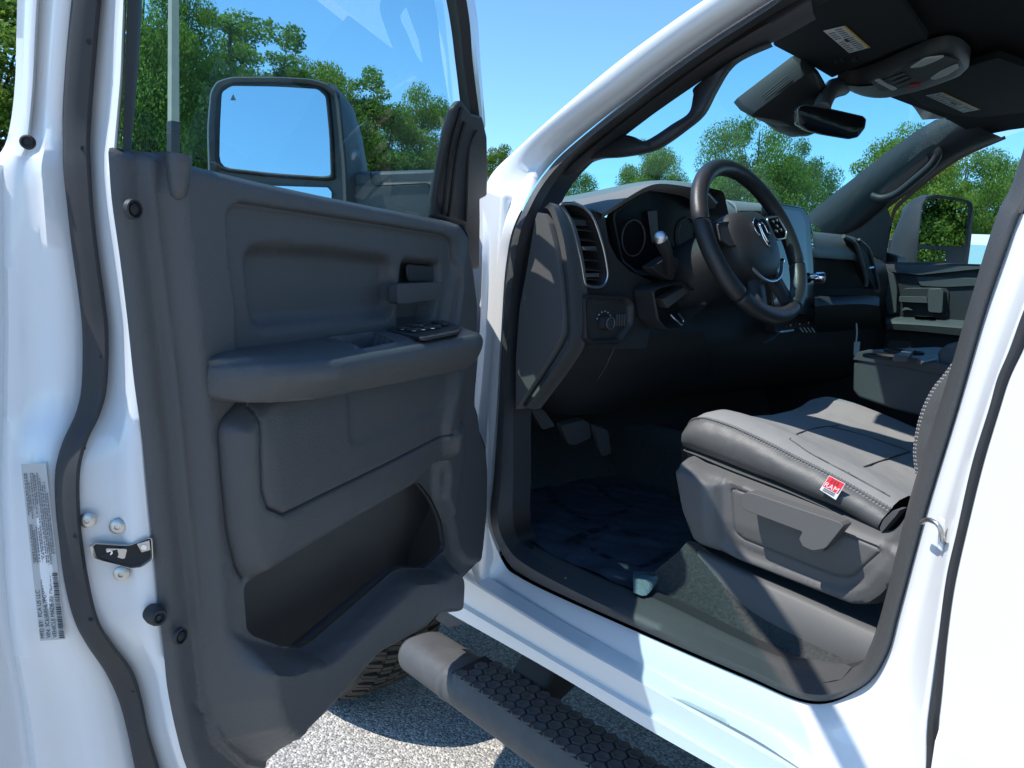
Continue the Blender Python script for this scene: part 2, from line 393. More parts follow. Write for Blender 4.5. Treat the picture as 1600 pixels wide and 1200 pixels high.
for k in range(6):
    c = [PS(*ST[s][k], off_of(k, s)) for s in range(len(ST))]
    a = c[-1]; d = (c[-1] - c[-2]).normalized(); dz = 0.03 * (5 - k) / 5
    # the roof rail, out of the picture, back to the B pillar
    c += [off3(XO[k], 0.60, 1.86 - dz), off3(XO[k] + .01, 0.47, 1.90 - dz), off3(XO[k] + .01, 0.36, 1.905 - dz), off3(XO[k], 0.315 + 0.004 * (2 - k), 1.86 - dz)]
    RING.append(crs(c, 9, closed=True))
SEALR = loft('door_seal', [RING[0], RING[0] * .5 + RING[1] * .5 + np.array([-.012, 0, 0]), RING[1], RING[1] * .45 + RING[2] * .55 + np.array([-.004, 0, 0]), RING[2] + np.array([.012, 0, 0])], M_TRIM, TRUCK, closed=True, smooth=70)
R23 = RING[2] * .35 + RING[3] * .65
SIDE = loft('body_side', [RING[2], R23 + np.array([-.006, 0, 0]), RING[3], RING[3] * .6 + RING[4] * .4 + np.array([.004, 0, 0]), RING[4], RING[5] * .7 + RING[4] * .3 + np.array([-.002, 0, 0]), RING[5], RING[5] + np.array([.06, 0, 0])], M_PAINT, TRUCK, closed=True, smooth=180)
# inside lip of the seal so that the opening has depth
loft('opening_flange', [RING[0], RING[0] + np.array([.05, 0, 0])], M_TRIMD, SEALR, closed=True)
# ---- rocker below the opening, running back under the rear door
RK = [[(688, 920), (862, 1023), (1009, 1110), (1119, 1175), (1400, 1338)], [(680, 924), (860, 1030), (1009, 1117), (1119, 1181), (1400, 1346)],
      [(680, 946), (859, 1047), (1000, 1132), (1119, 1200), (1400, 1360)]]
q5 = [(712, 891), (862, 984), (990, 1056), (1119, 1130), (1400, 1290)]
rk = []
for lst, x in ((q5, 0.0), ([(a - 2, b + 3) for a, b in q5], -0.003), (RK[0], -0.004), (RK[1], -0.014), (RK[2], -0.015)):
    c = [PX(*p, x) for p in lst]; d = (c[-1] - c[-2]); c.append(c[-1] + d.normalized() * 1.2); rk.append(crs(c, 8))
rk.append(rk[-1] + np.array([.05, 0, -.014])); rk.append(rk[-1] + np.array([.10, 0, .01]))
rk.insert(0, rk[0] + np.array([.03, 0, .008]))
loft('rocker_panel', rk, M_PAINT, TRUCK, smooth=28)
# front return of the rocker behind the wheel arch
f0 = [Vector(c[0]) for c in rk]
loft('rocker_end', [f0, [p + Vector((.02, .006, 0)) for p in f0], [p + Vector((.13, .006, .0)) for p in f0]], M_PAINT, TRUCK)

# ---- B pillar details: striker, crease marks, rubber gap to the rear door
GAPL = [(1680, 300), (1640, 395), (1600, 487), (1580, 543), (1560, 590), (1546, 640), (1520, 724), (1497, 827), (1480, 901), (1469, 985), (1462, 1060), (1452, 1125), (1448, 1200), (1440, 1300)]
GAPR = [(1696, 300), (1656, 395), (1614, 487), (1592, 543), (1570, 590), (1554, 640), (1529, 724), (1506, 817), (1485, 911), (1473, 995), (1464, 1088), (1459, 1135), (1457, 1200), (1450, 1300)]
gl = crs([PS(*p, 0.002) for p in GAPL], 6); gr = crs([PS(p[0] + 3, p[1], 0.002) for p in GAPR], 6)
loft('door_gap_rubber', [gl + np.array([.01, .004, 0]), gl + np.array([-.003, 0, 0]), (gl + gr) / 2 + np.array([-.0045, 0, 0]), gr + np.array([-.003, 0, 0]), gr + np.array([.01, -.006, 0])], M_RUB, TRUCK)
# ---- rear door skin
RD = []
gr0 = crs([PS(p[0] + 3, p[1], 0.0) for p in GAPR], 6)
for i, dy in enumerate((0, -.004, -.10, -.3, -.6, -1.0)):
    x = (.008, 0, -.003, -.006, -.006, 0)[i]
    RD.append([Vector((p[0] + x, p[1] + dy, p[2])) for p in gr0])
RDOOR = loft('rear_door', RD, M_PAINT, TRUCK, smooth=60)
RDOOR['label'] = 'closed white rear door'
# character line pressed into the rear door: a shallow proud moulding edge
cl = [PX(1470, 1137, -.004), PX(1530, 1165, -.006), PX(1600, 1198, -.006)]; cl.append(cl[-1] + (cl[-1] - cl[-2]).normalized() * .8)
cl = cr(cl, 30)
cz = np.array([0, 0, 1.0])
loft('body_line', [cl + np.array([.004, 0, .009]), cl + np.array([-.004, 0, .002]), cl + np.array([-.014, 0, -.014]), cl + np.array([-.014, 0, -.035]), cl + np.array([-.012, 0, -.2])], M_PAINT, RDOOR, smooth=30)
prism('rear_door_handle', rnd([Vector((-.02, y, z)) for y, z in ((-.62, 1.255), (-.84, 1.265), (-.84, 1.225), (-.62, 1.215))], .3, 4), (-.03, 0, 0), M_TRIM, RDOOR, .008)
prism('rear_belt_strip', [Vector((-.004, y, z)) for y, z in ((.20, 1.43), (-1.0, 1.43), (-1.0, 1.455), (.19, 1.455))], (-.006, 0, 0), M_RUB, RDOOR, .002)
# striker loop
sp = [PS(1440, 816, .03), PS(1450, 812, .005), PS(1466, 820, -.006), PS(1472, 836, .0), PS(1474, 850, .02)]
tube('striker', cr(sp, 16), .0030, M_STEEL, TRUCK, seg=8)
pc = [PS(1468, 806, .016), PS(1478, 812, .016), PS(1474, 862, .016), PS(1466, 856, .016)]
prism('striker_plate', pc, (-.004, 0, 0), M_PAINT, TRUCK, .002)
# ---- front fender, hood, roof, rear of the cab (what other viewpoints would see)
def skin(name, pts, mt, parent=TRUCK, t=.012, **k): o = mk(name, pts, [tuple(range(len(pts)))], mt, parent, 0, **k); thick(o, t, 0); return o
hd = []
for y, z, xe in ((1.50, 1.39, .16), (1.75, 1.385, .15), (2.1, 1.36, .14), (2.45, 1.31, .15), (2.66, 1.22, .2)):
    hd.append([Vector((xe + (2.0 - 2 * xe) * s, y, z + .045 * math.sin(math.pi * s) ** .5)) for s in np.linspace(0, 1, 15)])
HOOD = loft('hood', hd, M_PAINT, TRUCK)
for sx in (0, 1):
    fx = (lambda x: x) if sx == 0 else (lambda x: 2.0 - x)
    rows = []
    ys = np.linspace(1.40, 2.70, 27)
    for x, zt in ((.17, 1.385), (.09, 1.375), (.03, 1.33), (.0, 1.22), (-.012, 1.05), (-.006, .93)):
        rows.append([Vector((fx(x), y, zt - .03 * max(0, (y - 1.5)) - (.1 * max(0, y - 2.4) if x > .02 else 0))) for y in ys])
    bot = []
    for y in ys:
        dd = y - 2.06; arch = .43 + math.sqrt(max(0, .50 ** 2 - dd * dd)) if abs(dd) < .5 else .55
        bot.append(Vector((fx(-.01), y, min(.93, arch))))
    rows.append(bot)
    loft('front_fender', rows, M_PAINT, TRUCK)
gl = box('grille', (.15, 2.66, .6), (1.85, 2.72, 1.2), M_PIANO, TRUCK, .02)
box('front_bumper', (.0, 2.66, .48), (2.0, 2.84, .74), M_CHROME, TRUCK, .03)
for x in (.12, 1.62): box('headlight', (x, 2.63, .95), (x + .26, 2.74, 1.2), M_LENS, TRUCK, .02)
# roof shell with the headliner underneath
rf = []
for y, z, xe in ((.985, 1.905, .52), (0.9, 1.935, .36), (.62, 1.955, .21), (0, 1.96, .18), (-.7, 1.95, .18), (-1.25, 1.90, .2)):
    rf.append([Vector((xe + (2.0 - 2 * xe) * s, y, z - .05 * (2 * s - 1) ** 4)) for s in np.linspace(0, 1, 17)])
thick(loft('roof', rf, M_PAINT, TRUCK), .01)
# roof rail shell over the driver opening joins roof to ring
loft('roof_rail', [[Vector((.22, y, 1.925)) for y in (.62, .5, .3, -.3, -1.2)], [Vector((.175, y, 1.90)) for y in (.56, .45, .3, -.3, -1.2)], [Vector((.165, y, 1.87)) for y in (.5, .42, .3, -.3, -1.2)]], M_PAINT, TRUCK)
# rear side of the cab, rear wall, passenger side shell
skin('rear_window', [(.0 + .012, -.02, 1.45), (.012, -1.0, 1.45), (.14, -.95, 1.84), (.14, .16, 1.84)], M_GLASSP, t=.004)
skin('cab_back_panel', [(.02, -1.25, .6), (1.98, -1.25, .6), (1.98, -1.25, 1.42), (.02, -1.25, 1.42)], M_PAINT)
skin('back_window', [(.1, -1.25, 1.42), (1.9, -1.25, 1.42), (1.8, -1.22, 1.86), (.2, -1.22, 1.86)], M_GLASSP, t=.004)
skin('quarter_panel', [(.0, -1.0, .6), (.0, -1.25, .6), (.14, -1.22, 1.86), (.0, -1.0, 1.42)], M_PAINT)
skin('passenger_side_skin', [(2.0, 1.42, .6), (2.0, -1.25, .6), (2.0, -1.25, 1.40), (2.0, 1.42, 1.40)], M_PAINT)
skin('passenger_rear_window', [(1.985, -.05, 1.44), (1.985, -1.2, 1.44), (1.85, -1.15, 1.86), (1.85, .1, 1.86)], M_GLASSP, t=.004)
box('cab_floor_pan', (.12, -1.24, .60), (1.98, 1.75, .66), M_TRIMD, TRUCK)
skin('firewall', [(.1, 1.72, .62), (1.95, 1.72, .62), (1.9, 1.66, 1.40), (.14, 1.66, 1.40)], M_TRIMD)
box('rear_bench', (.2, -1.0, .66), (1.8, -.45, 1.05), M_SEATV, TRUCK, .05)
# closed box of the hinge pillar and the cowl side behind it
prism('hinge_pillar', [Vector((.012, y, z)) for y, z in ((1.17, .63), (1.42, .63), (1.42, 1.38), (1.36, 1.44), (1.24, 1.49), (1.17, 1.47))], (.055, 0, 0), M_PAINT, TRUCK, .01)
prism('hinge_pillar', [Vector((1.90, y, z)) for y, z in ((1.17, .63), (1.42, .63), (1.42, 1.38), (1.36, 1.44), (1.24, 1.49), (1.17, 1.47))], (.085, 0, 0), M_TRIMD, TRUCK, .01)
# windshield
ws = []
for t in np.linspace(0, 1, 9):
    row = []
    for s in np.linspace(-1, 1, 17):
        y = (1.66 + (1.00 - 1.66) * t) - (.17 - .07 * t) * s * s; z = 1.40 + (1.895 - 1.40) * (t ** .93) - .02 * s * s * t
        row.append(Vector((1.0 + s * (.82 - .20 * t), y, z)))
    ws.append(row)
WSH = loft('windshield', ws, M_GLASSW, TRUCK, smooth=180)

# ---- running board
RBX, RBZ = 0.008, 0.432
def rb_sec(y, sx=1.0, sz=1.0):
    pr = [(.062, .022), (.050, .034), (.02, .042), (-.03, .042), (-.052, .033), (-.064, .012), (-.060, -.016), (-.042, -.034), (0, -.040), (.045, -.034), (.060, -.014)]
    q = cr(pr, 28, True)
    return [Vector((RBX + a * sx, y, RBZ + b * sz)) for a, b in q]
RB = loft('running_board', [rb_sec(1.374, .80, .78), rb_sec(1.372, .93, .92), rb_sec(1.362), rb_sec(1.26), rb_sec(.9), rb_sec(.3), rb_sec(-.4), rb_sec(-1.2)], M_STEP, TRUCK, closed=True, cap=True)
lathe_p = [rb_sec(1.377, .80, .78), rb_sec(1.3765, .5, .5)]
loft('end_cap', [rb_sec(1.369, .97, .97), rb_sec(1.377, .86, .84), rb_sec(1.379, .3, .3)], M_SATIN, RB, closed=True, cap=True)
# bent seam at the start of the tread
loft('weld_collar', [rb_sec(1.222, 1.0, 1.0), rb_sec(1.218, 1.035, 1.04), rb_sec(1.206, 1.035, 1.04), rb_sec(1.200, 1.0, 1.0)], M_STEP, RB, closed=True)
PADZ = RBZ + .0425
pad = rnd([(RBX - .052, 1.185), (RBX + .052, 1.20), (RBX + .055, -1.0), (RBX - .055, -1.0)], .02, 4)
prism('step_pad', [Vector((a, b, PADZ - .006)) for a, b in pad], (0, 0, .008), M_GAP, RB, .003)
# face strip along the outer flank of the tread
loft('pad_skirt', [[Vector((RBX - .052, y, PADZ + .001)) for y in (1.18, .6, 0, -1.0)], [Vector((RBX - .0645, y, RBZ + .022)) for y in (1.165, .6, 0, -1.0)], [Vector((RBX - .066, y, RBZ + .014)) for y in (1.16, .6, 0, -1.0)]], M_STEP, RB)
hs = .0162
hexa = [(hs * math.cos(R(60 * k)), hs * math.sin(R(60 * k)) * .96) for k in range(6)]
top = [(a * .84, b * .84) for a, b in hexa]; dish = [(a * .6, b * .6) for a, b in hexa]
HV = [(a, b, 0) for a, b in hexa] + [(a * .97, b * .97, .0035) for a, b in hexa] + [(a * .80, b * .80, .0045) for a, b in hexa] + [(a * .6, b * .6, .0036) for a, b in hexa]
HF = [(j * 6 + i, j * 6 + (i + 1) % 6, j * 6 + 6 + (i + 1) % 6, j * 6 + 6 + i) for j in range(3) for i in range(6)] + [tuple(range(18, 24))]
hex0 = None; px_, py_ = hs * 1.5 * 1.14, hs * .96 * math.sqrt(3) * 1.10
for col in range(0, 60):
    for row in range(4):
        y = 1.165 - row * 0 - col * py_ * .5 * 2 - (py_ * .5 if row % 2 else 0); x = RBX - .041 + row * px_
        if y < -.75: continue
        if hex0 is None:
            hex0 = mk('tread_hexagon', HV, HF, M_STEP, RB, 25); hex0.location = (x, y, PADZ + .002); o = hex0
        else:
            o = hex0.copy(); COL.objects.link(o); o.location = (x, y, PADZ + .002)
RB['label'] = 'black tubular running board with hexagon tread'
# brackets
for y in (1.12, .35, -.5):
    prism('step_bracket', [Vector((.05, y, .45)), Vector((.05, y, .40)), Vector((.30, y, .50)), Vector((.34, y, .62)), Vector((.16, y, .60))], (0, -.10, 0), M_GAP, RB, .01)
box('frame_rail', (.36, -1.4, .46), (.46, 2.6, .62), M_GAP, TRUCK, .01)
box('frame_rail', (1.54, -1.4, .46), (1.64, 2.6, .62), M_GAP, TRUCK, .01)
box('crossmember', (.4, .9, .44), (1.6, 1.05, .54), M_GAP, TRUCK, .02)
# ---- front wheel: tyre with tread blocks and a rim
def wheel(cx, cy, out):
    ax = Vector((out, 0, 0)); c = Vector((cx, cy, .405))
    prof = [(.235, -.115), (.27, -.135), (.33, -.142), (.372, -.13), (.388, -.108), (.390, 0), (.388, .108), (.372, .13), (.33, .142), (.27, .135), (.235, .115)]
    T = lathe('tyre', c, ax, prof, M_TYRE, TRUCK, seg=64, smooth=50)
    V = []; F = []
    N = 52
    for k in range(N):
        for (x0, x1, sk, w0) in ((-.112, -.066, .35, .62), (-.060, -.022, .5, .66), (-.016, .016, .0, .6), (.022, .060, -.5, .66), (.066, .112, -.35, .62)):
            base = 2 * math.pi * (k + (.5 if abs(x0 + x1) < .1 and x0 < -.02 or x0 > .05 else 0)) / N
            for sub in range(2):
                b = len(V)
                for rr in (.384, .402):
                    for (xx, tt) in ((x0, 0), (x1, 0), (x1, 1), (x0, 1)):
                        sh = 0.92 if rr > .39 else 1
                        xm = (x0 + x1) / 2; xx2 = xm + (xx - xm) * sh
                        wd = 2 * math.pi / N * w0 * .46
                        a = base + sub * (wd * 1.16) + tt * wd * sh + sk * (xx - xm)
                        r2 = rr - (.010 if abs(xx2) > .09 else 0)
                        V.append(c + ax * xx2 + Vector((0, math.cos(a) * r2, math.sin(a) * r2)))
                F += [(b + 4, b + 5, b + 6, b + 7)] + [(b + i, b + (i + 1) % 4, b + 4 + (i + 1) % 4, b + 4 + i) for i in range(4)]
    o = fixn(mk('tread_blocks', V, F, M_TYRE, T, 0)); o['kind'] = 'stuff'
    lathe('rim', c, ax, [(.236, -.11), (.24, .112), (.225, .118), (.20, .06), (.12, .07), (.08, .10), (.001, .10)], M_SATIN, T, seg=40)
wheel(.17, 2.03, -1); wheel(1.83, 2.03, 1)
# wheel-arch liner and the loose splash flap seen under the door
ln = []
for x in (.0, .10, .22, .36):
    ln.append([Vector((x, 2.05 + .53 * math.cos(a), .42 + .53 * math.sin(a))) for a in np.linspace(-.15, math.pi - .42, 26)])
thick(loft('wheel_arch_liner', ln, M_GAP, TRUCK), .006)
fl = [PX(678, 968, .12), PX(690, 950, .12), PX(705, 958, .12), PX(735, 974, .12), PX(700, 982, .12)]
prism('splash_bracket', fl, (.05, .02, 0), M_STEP, TRUCK, .006)
# ================================================================== DRIVER DOOR (open)
ROWS = [-30, 0, 60, 120, 180, 225, 260, 320, 390, 460, 520, 600, 645, 690, 735, 790, 845, 910, 970, 1010, 1050, 1095, 1140, 1190, 1240]
def atrows(pts):
    P = sorted(pts, key=lambda p: p[1]); ys = [p[1] for p in P]; xs = [p[0] for p in P]
    return [(float(np.interp(y, ys, xs)) if ys[0] <= y <= ys[-1] else (xs[0] + (xs[1] - xs[0]) * (y - ys[0]) / (ys[1] - ys[0]) if y < ys[0] else xs[-1] + (xs[-1] - xs[-2]) * (y - ys[-1]) / (ys[-1] - ys[-2])), y) for y in ROWS]
SKIN = atrows([(27, 0), (24, 120), (17, 195), (10, 222), (2, 236), (-12, 262), (-16, 600), (-8, 900), (0, 1030), (10, 1110), (20, 1200), (28, 1260)])
SL = atrows([(111, 0), (102, 90), (97, 175), (98, 260), (104, 320), (112, 390), (122, 460), (128, 520), (127, 600), (117, 650), (95, 695), (86, 735), (86, 790), (92, 850), (100, 910), (117, 975), (145, 1025), (175, 1065), (190, 1110), (200, 1150), (210, 1200), (222, 1260)])
SR = atrows([(159, 0), (152, 75), (145, 165), (141, 215), (144, 300), (152, 380), (162, 450), (170, 520), (168, 600), (160, 640), (137, 690), (126, 735), (125, 785), (129, 840), (140, 910), (155, 970), (180, 1010), (207, 1045), (222, 1090), (230, 1135), (245, 1185), (251, 1205), (268, 1260)])
TE = atrows([(199, 0), (196, 100), (194, 160), (190, 178), (188, 222), (182, 230), (187, 310), (200, 400), (212, 500), (222, 600), (235, 690), (245, 790), (255, 880), (265, 990), (272, 1075), (280, 1125), (300, 1195), (325, 1260)])
def mixr(A, B, t): return [(a[0] + (b[0] - a[0]) * t, a[1]) for a, b in zip(A, B)]
def edge(pts, n, wob=None):
    c = [PDL(a, b, n + (wob[i] if wob is not None else 0)) for i, (a, b) in enumerate(pts)]
    d = (c[0] - c[1]).normalized(); k = (1.90 - c[0].z) / max(d.z, .2)
    return crs([c[0] + d * k, c[0] + d * k * .5] + c, 6)
FDOOR = empty('front_door', (0, 1.33, .6)); child(FDOOR, TRUCK)
FDOOR['label'] = 'white front door standing wide open with charcoal trim'
belly = np.array([math.exp(-((y - 300) / 70) ** 2) * .006 for y in ROWS])
step = np.array([.008 * (1 / (1 + math.exp((y - 225) / 6))) for y in ROWS])
es = [edge(SKIN, -.030), edge(SKIN, -.008), edge(mixr(SKIN, SL, .14), -.002), edge(mixr(SKIN, SL, .20), .010, step), edge(mixr(SKIN, SL, .36), .018, step), edge(mixr(SKIN, SL, .42), .020 + 0, -step * .5),
      edge(mixr(SKIN, SL, .62), .032), edge(mixr(SKIN, SL, .70), .040, belly), edge(mixr(SKIN, SL, .93), .050), edge(mixr(SL, SR, .1), .052)]
loft('door_shell_edge', es, M_PAINT, FDOOR, smooth=60)
e2 = [edge(mixr(SL, SR, .9), .075), edge(mixr(SR, TE, .12), .082), edge(mixr(SR, TE, .50), .100), edge(mixr(SR, TE, .62), .112, belly * .5), edge(mixr(SR, TE, .84), .121), edge(mixr(SR, TE, .93), .121), edge(mixr(SR, TE, .97), .100)]
loft('door_jamb', e2, M_PAINT, FDOOR, smooth=60)
e3 = [edge(SL, .048), edge(mixr(SL, SR, .04), .058), edge(mixr(SL, SR, .16), .067), edge(mixr(SL, SR, .5), .078), edge(mixr(SL, SR, .84), .087), edge(mixr(SL, SR, .96), .086), edge(SR, .074)]
SEALD = loft('weatherstrip', e3, M_RUB, FDOOR, smooth=70)
for a, b in ((139, 65), (130, 232), (148, 399), (160, 557), (130, 700), (118, 837), (142, 967), (209, 1078), (239, 1190)):
    p = PDL(a, b, .0835); disc('pin_hole', p, EYE - np.array(p), .0024, .0012, M_GAP, FDOOR, 10)
# the body of the door behind the trim
BOT = [(760, 820), (757, 862), (744, 886), (720, 912), (705, 926), (698, 952), (688, 966), (667, 989), (622, 1016), (600, 1031), (577, 1057), (517, 1124), (470, 1165), (428, 1205), (380, 1252), (330, 1262)]
sh = [DUZ(a, b, .15) for a, b in [(736, 372), (750, 430), (752, 540), (748, 640), (755, 660), (768, 700), (768, 760)] + BOT] + [DUZ(300, 1195, .12), DUZ(272, 1075, .12), DUZ(222, 600, .12), DUZ(196, 232, .12)]
shp = [(u + (.004 if u < .8 else 0), z - .004) for u, z in sh]
prism('door_shell', [dw(u, .012, z) for u, z in shp], Vector(DN) * -.008, M_PAINT, FDOOR, .003)
prism('door_skin', [dw(u, .0, z) for u, z in [(-.02, 1.50), (-.02, .75), (.06, .69), (.30, .665), (.98, .665), (1.005, .70), (1.02, .9), (1.035, 1.2), (1.04, 1.385), (.10, 1.385), (.05, 1.50)]], Vector(DN) * -.012, M_PAINT, FDOOR, .004)

# ---- moulded inner trim
n0 = .133
def dz(lst, n): return np.array([DUZ(a, b, n) for a, b in lst])
TO = [(182, 229), (205, 233), (250, 239), (262, 236), (292, 240), (300, 256), (400, 282), (500, 304), (600, 325), (690, 343), (722, 351), (734, 366), (742, 420), (749, 480), (748, 540), (744, 633), (749, 648), (752, 674), (761, 698), (764, 735), (763, 800),
      (760, 830), (757, 860), (745, 883), (720, 908), (705, 922), (698, 948), (688, 961), (667, 984), (620, 1010), (597, 1023), (573, 1048), (513, 1114), (467, 1155), (425, 1194), (385, 1235), (318, 1240), (297, 1190), (282, 1128), (272, 1075), (265, 990), (255, 880), (245, 790), (235, 690), (222, 600), (212, 500), (200, 400), (187, 310)]
PXF = {   # feature: photo points, first guess of depth, corner rounding, follow the surface
 'TO': (TO, .140, (.3, 2), True),
 'fold1': ([(222, 232), (224, 280), (255, 525), (268, 640), (282, 780), (300, 940), (318, 1090), (336, 1160), (378, 1198), (420, 1206), (470, 1290), (900, 1290), (900, 250), (500, 180)], .140, None, True),
 'fold2': ([(256, 225), (262, 300), (295, 590), (306, 700), (318, 850), (330, 1000), (340, 1100), (360, 1154), (400, 1182), (440, 1192), (490, 1270), (900, 1270), (900, 250), (500, 180)], .150, None, True),
 'ins': ([(354, 330), (370, 317), (533, 342), (690, 367), (709, 378), (708, 440), (704, 520), (640, 540), (371, 575), (362, 483), (352, 400)], .158, (.35, 4), True),
 'pad': ([(386, 388), (500, 392), (612, 406), (609, 478), (598, 492), (500, 500), (404, 508), (390, 498)], .150, (.3, 4), True),
 'hnd': ([(626, 404), (685, 409), (686, 440), (676, 505), (620, 512), (620, 470)], .15, (.25, 4), False),
 'low': ([(342, 664), (346, 740), (354, 830), (366, 885), (382, 913), (470, 858), (565, 803), (622, 772), (652, 742), (684, 712), (694, 676), (706, 560), (600, 560), (400, 600)], .160, (.2, 4), False),
 'dent': ([(538, 600), (546, 690), (560, 694), (694, 640), (700, 540), (600, 560)], .185, (.3, 4), True),
 'Lins': ([(401, 640), (402, 700), (404, 765), (413, 792), (437, 803), (500, 772), (600, 724), (693, 677)], .180, None, True),
 'pock': ([(378, 912), (383, 983), (393, 993), (443, 1012), (467, 1012), (487, 1000), (620, 888), (667, 888), (700, 858), (692, 812), (676, 778), (655, 752), (624, 770), (565, 803)], .164, (.22, 4), False),
 'lip': ([(340, 992), (350, 1016), (410, 1046), (452, 1049), (484, 1036), (628, 911), (680, 908), (704, 888), (726, 900), (722, 965), (650, 1090), (520, 1220), (455, 1300), (405, 1290), (374, 1190), (352, 1090)], .200, (.35, 4), False),
 'Lfoot': ([(340, 1110), (365, 1160), (410, 1182), (450, 1160), (600, 1012)], .17, None, True),
 'front': ([(706, 500), (700, 600), (697, 676), (688, 740), (682, 780), (704, 822), (708, 862), (724, 880), (780, 880), (790, 300), (725, 330), (716, 400)], .165, (.3, 3), True),
 'bolst': ([(699, 672), (690, 740), (684, 778), (702, 820), (712, 790), (722, 700), (722, 660)], .175, (.3, 3), True),
}
PF = {}
def remap(ns):
    for k, (pts, g, r_, fol) in PXF.items():
        q = np.array([DUZ(a, b, ns[k][i] if ns else g) for i, (a, b) in enumerate(pts)])
        PF[k + '_raw'] = q; PF[k] = rnd(q, *r_) if r_ else q
def trim_h(P, roll=True):
    h = np.full(len(P), n0)
    e = sdf(P, PF['TO'])
    h += .011 * sst(sdf(P, PF['fold1']), -.003, .004) + .017 * sst(sdf(P, PF['fold2']), -.005, .009)
    ins = sdf(P, PF['ins']); h -= .010 * sst(ins, -.002, .005) + .006 * np.exp(-(ins / .0017) ** 2)
    h -= .019 * sst(sdf(P, PF['pad']), -.009, .009)
    hnd = sdf(P, PF['hnd']); h -= .030 * sst(hnd, -.001, .010) + .003 * np.exp(-(hnd / .002) ** 2)
    low = sdf(P, PF['low']); pk = sdf(P, PF['pock']); lip = sdf(P, PF['lip'])
    lw = .7 * sst(low, -.003, .020) + .3 * sst(low, .0, .06)
    h += .030 * lw - .004 * sst(sdf(P, PF['dent']), -.008, .008) * lw
    h -= .006 * np.exp(-(low / .0019) ** 2)
    g = sdl(P, PF['Lins']); h -= .006 * np.exp(-(g / .0017) ** 2)
    h += .046 * np.clip((lip + .026) / .030, 0, 1) * sst(sdf(P, PF['fold2']), .004, .034)
    p = 0.0
    h += .012 * sst(sdf(P, PF['front']), -.006, .010) * (1 - p) + .012 * sst(sdf(P, PF['bolst']), -.005, .01) * (1 - p)
    h -= .0022 * np.exp(-(sdl(P, PF['Lfoot']) / .003) ** 2)
    if roll: h -= .006 * (1 - sst(e, 0.0, .010)) ** 1.5 + .004 * (1 - sst(e, 0, .004))
    wg = np.exp(-(np.minimum(pk, 0) / .007) ** 2); h = h * (1 - wg) + .163 * wg
    # long gentle sag so that the panel is not dead flat
    h += .004 * np.sin(P[:, 0] * 5.1 + .4) * np.cos(P[:, 1] * 4.3)
    return h
remap(None)
for _ in range(4):
    remap({k: (np.clip(trim_h(PF[k + '_raw'], False), .12, .215) if v[3] else [v[1]] * len(v[0])) for k, v in PXF.items()})
feats = [(PF['ins'], True, (-.006, -.0036, -.0018, 0, .0018, .0036, .006)), (PF['pad'], True, (-.01, 0, .01)), (PF['hnd'], True, (-.010, -.005, -.002, 0, .002, .005, .010)), (PF['pock'], True, (-.005, -.0025, .0025, .005)), (PF['lip'], True, (-.026, -.004, 0, .004, .026)),
         (PF['fold1'], True, (-.004, -.002, 0, .002, .004)), (PF['fold2'], True, (-.009, -.005, -.002, .002, .005, .009)), (PF['Lins'], False, (-.0036, -.0018, 0, .0018, .0036)), (PF['low'], True, (-.020, -.012, -.0045, -.002, 0, .002, .0045, .012, .020)), (PF['dent'], True, (-.008, 0, .008)), (PF['front'], True, (-.006, 0, .008)), (PF['bolst'], True, (-.006, 0, .006)), (PF['Lfoot'], False, (-.003, 0, .003)), (PF['TO'], True, (.003, -.003, -.006, .006))]
TRIM = field('trim_panel', PF['TO'], feats, trim_h, lambda u, z, h: dw(u, h, z), M_TRIM, FDOOR, step=.0052, hole=PF['pock'])
# front end of the door, from the trim edge back to the hinge line
fe_ = [q for q in PF['TO_raw'][10:25]]; fh_ = trim_h(np.array(fe_), False)
loft('door_front_edge', [[dw(u, n - .004, z) for (u, z), n in zip(fe_, fh_)], [dw(.6 * u + .01, .08, z) for (u, z) in fe_], [dw(.2 * u + .0, .01, z) for (u, z) in fe_]], M_TRIMD, FDOOR, smooth=60)
# the cavity of the map pocket behind the opening
pk2 = PF['pock']; hh = np.full(len(PF['pock']), .164); r0_ = [dw(u, n - .006, z) for (u, z), n in zip(pk2, hh)]; pc_ = pk2.mean(0); px2 = pc_ + (pk2 - pc_) * 1.14
r1_ = [dw(u, n - .013, z) for (u, z), n in zip(pk2, hh)]; r2_ = [dw(u, max(.121, n - .024), z) for (u, z), n in zip(px2, hh)]
loft('pocket_rim', [r0_, r1_, r2_], M_TRIM, FDOOR, closed=True)
u0, u1 = pk2[:, 0].min() - .10, pk2[:, 0].max() + .03; z0, z1 = pk2[:, 1].min() - .115, pk2[:, 1].max() + .03
cav = []
for t in np.linspace(0, 1, 12):
    z = z1 + (z0 - z1) * t; cav.append([dw(u, .122 - .085 * min(1, t * 1.25) ** 1.3, z) for u in np.linspace(u0, u1, 24)])
cav.append([dw(u, .10, z0 - .006) for u in np.linspace(u0, u1, 24)]); cav.append([dw(u, .125, z0 + .01) for u in np.linspace(u0, u1, 24)])
loft('pocket_liner', cav, M_TRIM, FDOOR, smooth=80)
for u in (u0, u1):
    mk('pocket_end', [dw(u, .13, z1)] + [dw(u, .116 - .085 * min(1, t * 1.25) ** 1.3, z1 + (z0 - z1) * t) for t in np.linspace(0, 1, 12)] + [dw(u, .13, z0)], [tuple(range(14))], M_TRIM, FDOOR, 0)
